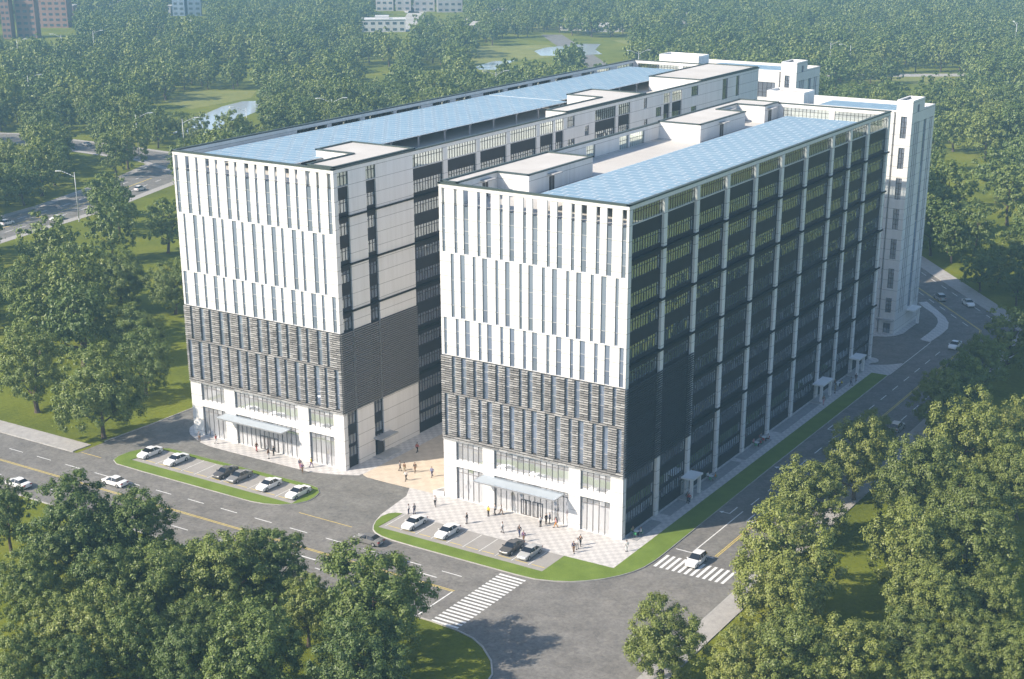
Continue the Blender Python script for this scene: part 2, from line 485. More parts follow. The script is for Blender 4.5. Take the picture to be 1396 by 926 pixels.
# rear wing aprons and the tongue by the back drive
g = MB()
g.prism([(-14, 121.6), (-5, 121.4), (-2.6, 122.6), (-1.0, 124.6), (-0.2, 127), (-0.3, 133), (-0.2, 137.5), (-1.5, 141.6), (-14, 142)], -0.05, 0.10)
g.prism([(-5.5, 153.4), (-2.6, 149.4), (0.2, 146.0), (2.2, 142.8), (3.5, 139.4), (4.2, 135.4), (4.4, 130), (4.3, 124.4), (6.7, 123.7), (7.0, 131), (6.8, 135.8), (5.6, 140.2), (3.4, 144.6), (0.2, 149.2), (-4.0, 155)], -0.05, 0.10)
g.prism([(-2.2, 98.6), (1.2, 100.4)] + arc(0.2, 104.6, 1.9, -60, 170, 8) + [(-2.2, 105)], -0.05, 0.11)
structure(g, 'light_paving', M['paver'])
# turf strips
pk = [(-4.4, -9.25), (-4.4, -15.35), (-33.4, -15.35)]
g = MB(); g.prism(isl + corner + [(7.2, 12), (6.85, 40), (6.75, 96.6), (3.6, 96.6), (3.6, -9.05), ] + pk, -0.04, 0.15)
structure(g, 'turf_strip', M['turf'])
islA = [(-84.1, -8.1), (-86.2, -9.4), (-87.9, -11.0), (-88.7, -13.0), (-88.7, -15.4), (-88.1, -16.9), (-86.5, -17.8), (-80.3, -18.0), (-56.5, -18.0), (-54.0, -17.6), (-51.6, -16.6), (-49.8, -15.0), (-49.0, -13.3), (-48.95, -11.6), (-49.6, -9.6), (-51.0, -8.3), (-53, -7.9)]
pkA = [(-50.3, -15.4), (-85.7, -15.35), (-84.3, -8.95), (-51.2, -8.95)]
g = MB()
g.prism(islA[4:12] + [islA[12], islA[13]] + [pkA[3], pkA[0], pkA[1]] , -0.04, 0.15)
g.prism([islA[13], islA[14], islA[15], islA[16], islA[0], pkA[2], pkA[3]], -0.04, 0.15)
g.prism([islA[0], islA[1], islA[2], islA[3], islA[4], pkA[1], pkA[2]], -0.04, 0.15)
structure(g, 'turf_strip', M['turf'])
g = MB(); g.poly([(x, y, 0.108) for x, y in ((-33.4, -15.35), (-4.4, -15.35), (-4.4, -9.25), (-33.2, -9.25))])
structure(g, 'parking_bay', M['parking'])
g = MB(); g.poly([(x, y, 0.06) for x, y in pkA])
structure(g, 'parking_bay', M['parking'])
kerb('turf_kerb', [(x, y-0.02) for x, y in isl[2:]] + [(x+0.02, y-0.04) for x, y in corner] + [(7.22, 12), (6.9, 40), (6.8, 96.8)], 0.16, 0.13)
kerb('turf_kerb', islA + [islA[0]], 0.16, 0.12)
# planting beds between the porches on the shaded side
g = MB()
for y0, y1 in ((0.9, 9.0), (11.8, 18.2), (23.6, 38), (39.5, 51), (55, 73), (82, 92)):
    g.box(0.12, 2.0, y0, y1, -0.02, 0.135)
structure(g, 'planting_bed', M['bed'])

# road markings, 4 mm sheets
def strip(mb, x0, y0, x1, y1, w, z=0.009):
    dx, dy = x1-x0, y1-y0
    L = math.hypot(dx, dy); nx, ny = -dy/L*w/2, dx/L*w/2
    mb.quad((x0-nx, y0-ny, z), (x1-nx, y1-ny, z), (x1+nx, y1+ny, z), (x0+nx, y0+ny, z))
ZM = 0.009
w = MB(); yl = MB()
def dashes(mb, x0, y0, x1, y1, on=3.4, gap=3.6, wd=0.16, z=ZM):
    dx, dy = x1-x0, y1-y0; L = math.hypot(dx, dy); t = 0
    while t < L:
        e = min(L, t+on)
        strip(mb, x0+dx*t/L, y0+dy*t/L, x0+dx*e/L, y0+dy*e/L, wd, z)
        t += on+gap
dashes(w, -13.2, -22.5, -300, -22.5)
dashes(w, -15, -31.3, -300, -31.3)
for s in (-0.16, 0.16):
    strip(yl, -300, -26.85+s, -11.5, -26.85+s, 0.13)
strip(w, -11.6, -27.0, -11.6, -35.0, 0.2)
for i in range(20):
    y = -19.0 - i*0.86
    strip(w, -9.2, y, -4.9, y, 0.42)
strip(yl, -47.2, -17.3, -36.8, -17.3, 0.13, 0.016)
strip(yl, -95.6, -17.2, -90.8, -17.2, 0.13, 0.016)
for i in range(12):
    x = 8.1+i*0.95
    strip(w, x, -5.2, x, -0.8, 0.45)
strip(w, 8.0, 1.75, 14.0, 1.75, 0.2)
strip(w, 10.6, 2.4, 10.6, 19.5, 0.17)
dashes(w, 10.6, 22.5, 10.6, 118, 3.2, 3.4)
dashes(w, 17.6, 20, 17.6, 118, 3.2, 3.4)
for s in (-0.15, 0.15):
    strip(yl, 14.1+s, 2.4, 14.1+s, 134.5, 0.13)
    strip(yl, 14.1+s, 134.5, 13.2+s, 138.2, 0.13)
    strip(yl, 13.2+s, 138.2, 13.2+s+NE.x*300, 138.2+NE.y*300, 0.13)
strip(w, 6.9, 97.6, 6.9, 123.5, 0.14)
dashes(w, 10.0, 140.0, 10.0+NE.x*280, 140.0+NE.y*280, 3.2, 3.4)
dashes(w, 17.0, 143.5, 17.0+NE.x*280, 143.5+NE.y*280, 3.2, 3.4)
strip(w, 18.2, 133.6, 18.3, 137.6, 0.16)
def turn_arrow(mb, x, y, flip=1):
    strip(mb, x, y, x, y+3.0, 0.2)
    strip(mb, x, y+0.1, x+flip*1.1, y+0.1, 0.2)
    mb.poly([(x+flip*1.1, y-0.35, ZM+.002), (x+flip*1.8, y+0.1, ZM+.002), (x+flip*1.1, y+0.55, ZM+.002)][::flip])
turn_arrow(w, 9.2, 17.6, -1); turn_arrow(w, 12.6, 16.4, 1); turn_arrow(w, 9.0, 39.4, -1)
for (x, y) in ((8.6, 61.4),):
    for a in ((x-.5, y, x-.5, y+3), (x+.6, y, x+.6, y+3), (x-.5, y, x+.6, y), (x-.5, y+3, x+.6, y+3)): strip(w, *a, 0.16)
strip(w, -20, -24.6, -16, -24.6, 0.2); strip(w, -26.5, -29.2, -22.4, -29.2, 0.22); strip(w, -38, -29.2, -34, -29.2, 0.22)
structure(w, 'road_marking', M['paint_w'])
structure(yl, 'road_marking', M['paint_y'])
w = MB(); yl = MB()
for i in range(10):
    x = -32.7 + i*2.83
    strip(w, x, -14.5, x, -9.4, 0.09, 0.112)
    if x+2.6 < -4.4: strip(yl, x+0.35, -14.1, x+2.45, -14.1, 0.14, 0.112)
for i in range(12):
    x = -83.8 + i*2.93
    strip(w, x, -14.5, x, -9.1, 0.09, 0.065)
    if x+2.6 < -50: strip(yl, x+0.35, -14.1, x+2.5, -14.1, 0.14, 0.065)
structure(w, 'bay_marking', M['paint_w'])
structure(yl, 'bay_marking', M['paint_y'])

# ------------------------------------------------------------------ distance: roads, fields, water
def sheet(name, pts, z, m):
    mb = MB(); mb.poly([(p[0], p[1], z) for p in pts]); return structure(mb, name, m)
def band(name, line, wd, z, m):
    mb = MB()
    L, Rr = [], []
    for i, (x, y) in enumerate(line):
        a = line[max(0, i-1)]; b = line[min(len(line)-1, i+1)]
        dx, dy = b[0]-a[0], b[1]-a[1]; l = math.hypot(dx, dy)
        L.append((x-dy/l*wd/2, y+dx/l*wd/2, z)); Rr.append((x+dy/l*wd/2, y-dx/l*wd/2, z))
    for i in range(len(line)-1):
        mb.quad(Rr[i], Rr[i+1], L[i+1], L[i])
    return structure(mb, name, m)
WR = [(-225, -60), (-237, 20), (-252, 96), (-257, 125), (-272, 172), (-284, 200)]
band('far_pavement', WR, 25, 0.03, M['walk'])
band('far_road', WR, 19, 0.05, M['asphalt'])
mk = MB()
for i in range(3):
    (x0, y0), (x1, y1) = WR[i+1], WR[i+2]
    dashes(mk, x0-4.5, y0, x1-4.5, y1, 4, 5, 0.25, 0.07); dashes(mk, x0+4.5, y0, x1+4.5, y1, 4, 5, 0.25, 0.07)
structure(mk, 'far_marking', M['paint_w'])
mk = MB()
for i in range(3):
    (x0, y0), (x1, y1) = WR[i+1], WR[i+2]
    strip(mk, x0, y0, x1, y1, 0.35, 0.07)
structure(mk, 'far_marking', M['paint_y'])
WR2 = [(-560, 120), (-470, 158), (-420, 190), (-385, 204), (-340, 205), (-300, 203), (-262, 190)]
band('far_pavement', WR2, 20, 0.09, M['walk'])
band('far_road', WR2, 15, 0.11, M['asphalt'])
band('far_road', [(-196, 556), (-150, 585), (-110, 612), (-70, 640)], 12, 0.06, M['walk'])
band('far_road', [(-200, 690), (-150, 682), (-105, 655), (-60, 660)], 13, 0.06, M['walk'])
band('far_track', [(-330, 800), (-262, 735), (-228, 640)], 12, 0.06, M['soil'])
band('far_track', [(-610, 780), (-700, 880), (-830, 1020), (-990, 1200)], 11, 0.06, M['soil'])
band('far_track', [(-520, 650), (-640, 830), (-760, 1010), (-900, 1250)], 14, 0.06, M['soil'])
band('far_track', [(-500, 690), (-590, 840), (-720, 1060)], 9, 0.06, M['soil'])
POND1 = [(-336, 245), (-341, 258), (-352, 270), (-359, 284), (-372, 313), (-376, 330), (-366, 339), (-352, 318), (-343, 296), (-338, 278), (-326, 262), (-325, 248)]
sheet('pond', POND1, 0.04, M['water'])
POND2 = [(-379, 586), (-384, 607), (-376, 640), (-366, 643), (-352, 612), (-336, 592), (-345, 578), (-362, 566)]
sheet('pond', POND2, 0.04, M['water'])
sheet('pond', [(-363, 500), (-370, 528), (-362, 538), (-352, 512), (-346, 494), (-354, 490)], 0.04, M['water'])
sheet('pond', [(-300, 640), (-292, 700), (-270, 720), (-262, 690), (-280, 640)], 0.04, M['water'])
FIELDS = [
    [(-71, 318), (-20, 318), (-28, 345), (-44, 408), (-78, 396)],
    [(-30, 236), (8, 238), (12, 262), (-26, 300)],
    [(-424, 345), (-404, 310), (-378, 300), (-380, 340), (-396, 362)],
    [(-432, 590), (-400, 550), (-372, 512), (-356, 545), (-350, 590), (-392, 622)],
    [(-372, 668), (-340, 640), (-290, 650), (-280, 690), (-330, 700)],
    [(-140, 0), (-128, -8), (-104, -10), (-98, 20), (-120, 34)],
    [(-200, 548), (-130, 552), (-110, 580), (-140, 590)],
]
for i, f in enumerate(FIELDS):
    sheet('meadow', f, 0.02+0.002*i, M['field'] if i in (2, 3, 4, 6) else M['lawn'])
sheet('meadow', [(-300, 800), (-180, 760), (-60, 900), (-200, 980)], 0.03, M['field'])
sheet('meadow', [(-560, 700), (-470, 660), (-430, 720), (-520, 800)], 0.03, M['field'])

# ------------------------------------------------------------------ buildings
DECK = 46.9
TOP = 49.85

def facade(mb, O, U, u0, u1, z0, z1, holes, depth, m=0, back=None, mr=None):
    """wall sheet with openings: holes are (ua, ub, za, zb); reveals go back by depth; above z=back it has an inner face too"""
    N = (U[1], -U[0])
    mr = m if mr is None else mr
    us = sorted({round(x, 3) for x in [u0, u1] + [h[0] for h in holes] + [h[1] for h in holes] if u0-1e-6 <= x <= u1+1e-6})
    zs = sorted({round(x, 3) for x in [z0, z1] + [h[2] for h in holes] + [h[3] for h in holes] + ([back] if back and z0 < back < z1 else []) if z0-1e-6 <= x <= z1+1e-6})
    def P(u, z, n=0.0): return (O[0]+U[0]*u+N[0]*n, O[1]+U[1]*u+N[1]*n, z)
    H = [(a-1e-4, b+1e-4, c-1e-4, d+1e-4) for a, b, c, d in holes]
    nu, nz = len(us)-1, len(zs)-1
    hole = [[False]*nz for _ in range(nu)]
    for i in range(nu):
        uc = (us[i]+us[i+1])/2
        hu = [h for h in H if h[0] < uc < h[1]]
        if not hu: continue
        for j in range(nz):
            zc = (zs[j]+zs[j+1])/2
            hole[i][j] = any(h[2] < zc < h[3] for h in hu)
    for i in range(nu):
        j = 0
        while j < nz:
            if hole[i][j]: j += 1; continue
            k = j
            while k+1 < nz and not hole[i][k+1]: k += 1
            mb.quad(P(us[i], zs[j]), P(us[i+1], zs[j]), P(us[i+1], zs[k+1]), P(us[i], zs[k+1]), m)
            if back is not None and zs[k+1] > back+1e-3:
                zz = max(zs[j], back)
                mb.quad(P(us[i+1], zz, -depth), P(us[i], zz, -depth), P(us[i], zs[k+1], -depth), P(us[i+1], zs[k+1], -depth), m)
            j = k+1
    if depth > 0:
        for a, b, c, d in holes:
            a, b, c, d = max(a, u0), min(b, u1), max(c, z0), min(d, z1)
            mb.quad(P(a, c), P(a, c, -depth), P(a, d, -depth), P(a, d), mr)
            mb.quad(P(b, c, -depth), P(b, c), P(b, d), P(b, d, -depth), mr)
            mb.quad(P(a, c), P(b, c), P(b, c, -depth), P(a, c, -depth), mr)
            mb.quad(P(a, d, -depth), P(b, d, -depth), P(b, d), P(a, d), mr)

def window(mb, O, U, u0, u1, z0, z1, n, cols, bars, fr=0.05, tilt=0.004, mg=0, mf=1):
    """panes (each a little out of true) behind a frame of posts and transoms; bars = list of z for transoms"""
    N = (U[1], -U[0])
    def P(u, z, k): return (O[0]+U[0]*u+N[0]*k, O[1]+U[1]*u+N[1]*k, z)
    us = [u0+(u1-u0)*i/cols for i in range(cols+1)]
    zs = [z0]+[b for b in bars if z0 < b < z1]+[z1]
    for i in range(cols):
        if cols > 6 and tilt == 0.004: tilt = 0.014
        for j in range(len(zs)-1):
            a, b = random.gauss(0, tilt), random.gauss(0, tilt)
            du, dz = (us[i+1]-us[i])/2, (zs[j+1]-zs[j])/2
            mb.quad(P(us[i], zs[j], n-a*du-b*dz), P(us[i+1], zs[j], n+a*du-b*dz), P(us[i+1], zs[j+1], n+a*du+b*dz), P(us[i], zs[j+1], n-a*du+b*dz), mg)
    for u in us:
        mb.obox(O, U, max(u0, u-fr/2), min(u1, u+fr/2), n-0.02, n+0.07, z0, z1, mf)
    for z in zs[1:-1]:
        mb.obox(O, U, u0, u1, n-0.015, n+0.06, z-fr/2, z+fr/2, mf)

def make_windows(root, name, specs, mats, limit=96):
    """specs: (O, U, u0, u1, z0, z1, n, cols, bars, fr); the largest in the picture are parts of their own"""
    def size(s):
        O, U, u0, u1, z0, z1 = s[:6]
        a = pix(O[0]+U[0]*u0, O[1]+U[1]*u0, z0); b = pix(O[0]+U[0]*u1, O[1]+U[1]*u1, z1)
        return abs(a[0]-b[0])*abs(a[1]-b[1])
    specs = sorted(specs, key=lambda s: -s[10] if len(s) > 10 else -size(s))
    rest = MB()
    for i, s in enumerate(specs):
        if i < limit:
            mb = MB(); window(mb, *s[:10]); mb.build(name, mats, root)
        else:
            window(rest, *s[:10])
    if rest.f:
        tag(rest.build(name, mats, root), kind='stuff')

def louvers(mb, O, U, u0, u1, z0, z1, holes, n0=0.03, n1=0.30, pitch=0.36, h=0.16, seg=1.5):
    """rows of short slats, broken where the windows are"""
    k = 0
    z = z0+0.06
    while z+h < z1:
        cuts = sorted([(a-0.02, b+0.02) for a, b, c, d in holes if c < z+h*0.8 and d > z+h*0.2])
        spans, s = [], u0
        for a, b in cuts:
            if a > s: spans.append((s, a))
            s = max(s, b)
        if s < u1: spans.append((s, u1))
        for a, b in spans:
            t = a - (seg*0.5 if k % 2 else 0)
            while t < b:
                e = min(b, t+seg-0.06)
                if e-max(a, t) > 0.1: mb.obox(O, U, max(a, t), e, n0, n1-random.random()*0.06, z, z+h)
                t += seg
        z += pitch; k += 1

ROW_NARROW_B = dict(
    a=[(-31.4, -30.85), (-29.2, -28.65), (-27.55, -26.65), (-25.1, -24.55), (-23.55, -22.7), (-21.2, -20.65), (-19.55, -18.7), (-17.2, -16.65), (-15.65, -14.75), (-13.2, -12.65), (-11.55, -10.65), (-9.2, -8.65), (-7.6, -6.7), (-5.2, -4.6), (-3.5, -2.65), (-1.1, -0.4)],
    b=[(-29.95, -29.35), (-28.25, -27.4), (-26.0, -25.45), (-24.3, -23.4), (-22.0, -21.45), (-20.3, -19.5), (-17.85, -17.35), (-16.3, -15.5), (-14.0, -13.45), (-12.3, -11.45), (-9.95, -9.4), (-8.3, -7.45), (-5.95, -5.4), (-4.25, -3.4), (-1.95, -1.4)])
ROW_NARROW_A = dict(
    a=[(-85.5, -84.75), (-83.1, -82.25), (-80.85, -80.3), (-78.6, -77.75), (-76.5, -75.95), (-74.3, -73.45), (-72.3, -71.75), (-70.1, -69.2), (-68.0, -67.45), (-65.9, -64.95), (-63.8, -63.25), (-61.6, -60.7), (-59.55, -59.0), (-57.4, -56.4), (-55.25, -54.7), (-53.1, -52.35)],
    b=[(-84.5, -84.0), (-82.3, -81.4), (-80.2, -79.65), (-77.9, -77.0), (-75.95, -75.4), (-73.6, -72.65), (-71.55, -71.0), (-69.3, -68.45), (-67.2, -66.65), (-65.1, -64.15), (-63.05, -62.5), (-60.8, -59.9), (-58.8, -58.25), (-56.5, -55.6), (-54.55, -54.0)])
ZR = [(39.7, 49.3, 'a'), (29.72, 39.55, 'b'), (23.68, 29.6, 'a'), (17.72, 23.45, 'b'), (10.7, 17.55, 'a')]
RIB = []
for f in (42.1, 34.4, 26.7, 19.0, 11.3):
    RIB += [(f+0.7, f+2.75), (f-2.95, f-1.0)] if f > 12 else [(f+0.7, f+2.75)]
RIB = RIB + [(7.5, 9.8), (4.1, 5.75), (1.9, 3.6)]
FINS = (42.1, 34.4, 26.7, 19.0, 11.2)

def front(root, x0, x1, rows, base, canopy):
    """the white slot-windowed front of a block, its louvred belt and glazed base"""
    O, U = (0, 0), (1, 0)
    holes = [(a, b, z0, z1) for z0, z1, k in ZR for a, b in rows[k]]
    up = [h for h in holes if h[2] > 23.6]
    low = [h for h in holes if h[2] < 23.6]
    mb = MB()
    facade(mb, O, U, x0, x1, 23.62, TOP, up, 0.26, 0, back=DECK)
    bh = []
    for (a, b) in base: bh += [(a, b, 6.65, 9.72), (a, b, 0.12, 5.55)]
    mb.build('front_wall', M['white'], root)
    mb = MB()
    facade(mb, O, U, x0, x1, 0.0, 9.86, bh, 0.45, 0)
    mb.build('base_wall', M['white'], root)
    mb = MB()
    facade(mb, (0, 0.03), U, x0+0.02, x1-0.02, 9.86, 23.62, low, 0.35, 0)
    mb.build('screen_backing', M['back'], root)
    mb = MB()
    louvers(mb, O, U, x0-0.05, x1+0.05, 9.9, 23.6, low, -0.02, 0.26)
    mb.build('louver_screen', M['louver'], root)
    specs = []
    for a, b, z0, z1 in holes:
        zt = min(z1, DECK-0.1)
        bars = [z for z in (13.0, 15.2, 20.4, 22.0, 25.7, 27.6, 31.6, 33.4, 35.5, 37.3, 41.4, 43.2, 45.0) if z0+0.5 < z < zt-0.4]
        specs.append((O, U, a, b, z0, zt, -0.16, 1, bars[::2] if len(bars) > 3 else bars, 0.06))
    make_windows(root, 'slot_window', specs, [M['slot'], M['frame_l']], 96)
    for (a, b) in base:
        n = max(5, round((b-a)/1.0))
        for z0, z1, bars in ((6.65, 9.72, [9.0]), (0.12, 5.55, [4.6])):
            mb = MB(); window(mb, O, U, a, b, z0, z1, -0.36, n, bars, 0.07, 0.003)
            mb.build('shopfront_window', [M['shop'], M['frame_m']], root)
    a, b = base[1]
    for k in (0.42, 0.58):
        u = a+(b-a)*k
        mb = MB()
        for s in (-0.9, 0.0):
            for zz in (0.12, 2.5): mb.obox(O, U, u+s, u+s+0.85, -0.32, -0.24, zz, zz+0.1)
            for uu in (0, 0.78): mb.obox(O, U, u+s+uu, u+s+uu+0.07, -0.32, -0.24, 0.22, 2.5)
        d = mb.build('entrance_door', M['frame_m'], root)
        mb = MB()
        mb.tube((u-0.1, -0.3+0.0, 0.9), (u-0.1, -0.3, 1.6), 0.03); mb.tube((u+0.1, -0.3, 0.9), (u+0.1, -0.3, 1.6), 0.03)
        mb.build('handle', M['steel'], d)
    # glass canopy on tapered brackets
    cx0, cx1, dep = canopy
    mb = MB(); mb.box(cx0, cx1, -dep, -0.02, 5.28, 5.32)
    cn = mb.build('entrance_canopy', M['canopy'], root)
    mb = MB()
    n = 6
    for i in range(n+1):
        x = cx0+0.08+(cx1-cx0-0.16)*i/n
        mb.prism([(x-0.06, -dep), (x+0.06, -dep), (x+0.06, 0.0), (x-0.06, 0.0)], 5.13, 5.27)
    mb.box(cx0, cx1, -dep-0.06, -dep, 5.12, 5.34); mb.box(cx0-0.06, cx0, -dep, 0, 5.12, 5.34); mb.box(cx1, cx1+0.06, -dep, 0, 5.12, 5.34)
    mb.build('canopy_frame', M['steel'], cn)

def ribbon_bay(mbw, specs, O, U, u0, u1, rows, n_wall, ncol=None, fr=0.07):
    holes = [(u0+0.06, u1-0.06, a, b) for a, b in rows]
    N = (U[1], -U[0])
    On = (O[0]+N[0]*n_wall, O[1]+N[1]*n_wall)
    facade(mbw, On, U, u0, u1, 0.0, DECK+0.2, holes, 0.14, 0)
    nc = ncol or max(2, round((u1-u0)/0.82))
    for a, b in rows:
        specs.append((O, U, u0+0.06, u1-0.06, a, b, n_wall-0.12, nc, [a+(b-a)*0.72] if b-a > 1.8 else [], fr))

def parapet_bay(root, O, U, u0, u1, n_wall, z0=47.1, z1=49.2):
    mb = MB(); window(mb, O, U, u0+0.03, u1-0.03, z0, z1, n_wall-0.12, max(2, round((u1-u0)/0.82)), [z0+1.5], 0.08, 0.003)
    mb.build('parapet_screen', [M['grille'], M['frame']], root)

def coping(root, pts, z, w=0.55, h=0.24, name='coping'):
    mb = MB()
    n = len(pts)
    for i in range(n):
        (x0, y0), (x1, y1) = pts[i], pts[(i+1) % n]
        dx, dy = x1-x0, y1-y0; L = math.hypot(dx, dy)
        ux, uy = dx/L, dy/L
        nx, ny = uy, -ux
        o = 0.12; zz = z+0.003*(i % 2)
        mb.prism([(x0-ux*o+nx*o, y0-uy*o+ny*o), (x1+ux*o+nx*o, y1+uy*o+ny*o), (x1+ux*o-nx*(w-o), y1+uy*o-ny*(w-o)), (x0-ux*o-nx*(w-o), y0-uy*o-ny*(w-o))], zz, zz+h)
    return mb.build(name, M['trim'], root)

def penthouse(root, pts, doors=(), z1=50.12):
    """roof house: white walls, a cream roof inside a low coping"""
    mb = MB(); mb.prism(pts, DECK-0.05, z1, 0, 0)
    mb.m[0] = 1
    p = mb.build('penthouse', [M['white'], M['deck']], root)
    coping(p, pts, z1, 0.42, 0.2)
    for (O, U, u, zt, cano) in doors:
        d = MB(); d.obox(O, U, u-0.75, u+0.75, -0.06, 0.03, DECK, DECK+2.2, 0)
        d.obox(O, U, u-0.05, u+0.05, 0.03, 0.05, DECK, DECK+2.2, 1)
        d.build('roof_door', [M['frame'], M['steel']], p)
        d = MB(); d.obox(O, U, u-1.3, u+1.3, 0.0, 1.2, DECK+2.6, DECK+2.75)
        d.build('door_canopy', M['concrete'], p)
    return p

def solar(root, x0, x1, y0, y1, z, drop=0.0, posts_x=None, pw=2.6, ph=1.9):
    """field of panels on a raised frame"""
    mb = MB()
    nx = int((x1-x0)/pw); ny = int((y1-y0)/ph)
    dx, dy = (x1-x0)/nx, (y1-y0)/ny
    for j in range(ny):
        off = 0.5*dx if j % 2 else 0
        for i in range(nx):
            a, b = x0+i*dx, x0+(i+1)*dx
            t = 0.0
            y = y0+j*dy
            if j % 2:
                a, b = min(a+off, x1), min(b+off, x1)
                if i == 0: mb.quad((x0+.14, y+.13, z+.06), (x0+off-.14, y+.13, z+.06), (x0+off-.14, y+dy-.13, z+.06), (x0+.14, y+dy-.13, z+.06), 0)
            mb.quad((a+.14, y+.13, z+.06-t), (b-.14, y+.13, z+.06+t*0.4), (b-.14, y+dy-.13, z+.06+t), (a+.14, y+dy-.13, z+.06-t*0.4), 0)
    mb.box(x0, x1, y0, y1, z-0.06, z+0.03, 1)
    s = mb.build('solar_array', [M['solar'], M['solar_frame']], root)
    mb = MB()
    y = y0+2
    while y < y1-1:
        for x in (x0+0.4, x1-0.4):
            mb.box(x-0.12, x+0.12, y-0.12, y+0.12, DECK, z-0.06)
        mb.box(x0, x1, y-0.08, y+0.08, z-0.3, z-0.062)
        y += 8.2
    mb.build('support_frame', M['concrete'], s)
    return s

def roof_and_core(root, x0, x1, y0, y1, deck=DECK):
    mb = MB(); mb.box(x0+0.5, x1-0.55, y0+0.6, y1-0.5, 0.2, deck)
    mb.build('roof_deck', M['deck'], root)

# ---- right block ---------------------------------------------------------------------------------
XB0, XB1, YB = -31.9, 0.0, 106.2
B = thing('office_block', 'white and charcoal office block nearest the road corner, long dark side in shade', 'building', (-16, 53, 0))
front(B, XB0, XB1, ROW_NARROW_B, [(-29.55, -24.6), (-22.5, -9.2), (-7.2, -2.1)], (-24.4, -9.9, 3.0))
O, U = (0, 0), (0, 1)
mb = MB()
facade(mb, O, U, 0.0, 0.95, 0, TOP, [], 0, 0)
mb.quad((0, 0.95, 0), (-0.5, 0.95, 0), (-0.5, 0.95, TOP), (0, 0.95, TOP))
mb.obox(O, U, 0.95, YB, -0.5, 0.0, 49.2, TOP)
mb.obox(O, U, 0.95, YB, -0.5, -0.3, DECK, 47.1)
mb.build('side_wall', M['white'], B)
PIL = [(10.5, 11.55), (21.0, 22.05), (31.6, 32.65), (42.35, 43.4), (52.9, 54.0), (63.5, 64.6), (75.7, 76.8), (84.6, 85.6), (93.8, 94.9), (105.1, 106.2)]
bays = []; s = 0.95
for a, b in PIL: bays.append((s, a)); s = b
mb = MB(); specs = []
for i, (a, b) in enumerate(bays):
    ribbon_bay(mb, specs, O, U, a, b, RIB, -0.35)
    parapet_bay(B, O, U, a, b, -0.3)
mb.build('dark_spandrel', M['dark'], B)
make_windows(B, 'ribbon_window', specs, [M['ribbon'], M['frame']], 96)
for a, b in PIL:
    mb = MB(); mb.obox(O, U, a, b, -0.5, 0.05, 0, 49.2)
    mb.build('pilaster', M['white'], B)
for i, z in enumerate(FINS):
    mb = MB(); mb.obox(O, U, 0.95 if z > 24 else 22.3, YB+0.3, -0.34, 0.30, z-0.13, z+0.13)
    mb.build('ledge', M['fin'], B)
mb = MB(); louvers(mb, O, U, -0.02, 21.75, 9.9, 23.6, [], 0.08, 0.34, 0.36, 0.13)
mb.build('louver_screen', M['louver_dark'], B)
# rear, left walls
mb = MB()
facade(mb, (0, YB), (-1, 0), 0.0, 31.9, 0, TOP, [(1.5, 11.2, 47.1, 49.2), (12.3, 22.0, 47.1, 49.2)], 0.45, 0, back=DECK)
lh = [(31.9-0, 0, 0, 0)]
facade(mb, (XB0, YB), (0, -1), 0.0, YB, 0, TOP, [(YB-b, YB-a, 46.95, 49.3) for a, b in ((42.9, 46.0), (54.6, 57.9), (58.4, 64.0))], 0.45, 0, back=DECK)
mb.build('rear_wall', M['white'], B)
for u0, u1 in ((1.5, 11.2), (12.3, 22.0)): parapet_bay(B, (0, YB), (-1, 0), u0, u1, -0.1)
for a, b in ((42.9, 46.0), (54.6, 57.9), (58.4, 64.0)): parapet_bay(B, (XB0, YB), (0, -1), YB-b, YB-a, -0.1, 46.95, 49.3)
roof_and_core(B, XB0, XB1, 0, YB)
coping(B, [(XB0, 0), (XB1, 0), (XB1, YB), (XB0, YB)], TOP)
penthouse(B, [(-31.6, 0.35), (-28.7, 0.35), (-28.7, 10.9), (-23.0, 10.9), (-23.0, 30.2), (-31.6, 30.2)], [((-23.0, 0), (0, 1), 17.5, 0, 1), ((-28.7, 0), (0, 1), 7.6, 0, 1)])
penthouse(B, [(-31.6, 69.9), (-23.1, 69.9), (-23.1, 89.6), (-29.1, 89.6), (-29.1, 98.9), (-23.1, 98.9), (-23.1, 105.7), (-31.6, 105.7)], [((-23.1, 0), (0, 1), 79.0, 0, 1), ((-23.1, 0), (0, 1), 101.5, 0, 1), ((-29.1, 0), (0, 1), 95.0, 0, 1)])
solar(B, -17.3, -1.5, 2.6, 95.8, 49.0)
# porches on the shaded side
for y0, y1 in ((19.1, 22.6), (73.8, 79.0), (92.9, 96.8)):
    mb = MB(); mb.box(0.02, 2.2, y0, y1, 3.35, 3.62)
    p = mb.build('porch_roof', M['white_plain'], B)
    for y in (y0+0.15, y1-0.6):
        mb = MB(); mb.box(1.5, 1.95, y, y+0.45, 0.1, 3.35)
        mb.build('porch_column', M['white_plain'], p)
    mb = MB(); mb.box(0.02, 2.0, y0-0.4, y1+0.4, 0.1, 0.26)
    mb.build('porch_step', M['concrete'], p)
    mb = MB(); window(mb, O, U, (y0+y1)/2-0.9, (y0+y1)/2+0.9, 0.26, 2.6, -0.3, 2, [2.1], 0.09)
    mb.build('porch_door', [M['ribbon'], M['frame_l']], B)
mb = MB(); mb.box(-33.3, -31.92, 5.2, 8.4, 3.3, 3.6)
mb.build('porch_roof', M['white_plain'], B)
# ramp wall by the front left corner
mb = MB(); mb.prism([(-33.6, -0.75), (-31.95, -0.2), (-31.95, 0.0), (-33.75, -0.6)], 0.1, 0.85); mb.prism([(-33.75, -0.6), (-33.6, -0.75), (-32.2, 2.6), (-32.4, 2.6)], 0.1, 0.853)
tag(mb.build('ramp_wall', M['white_plain']), 'low white ramp wall at the left front corner of the right block', 'wall')

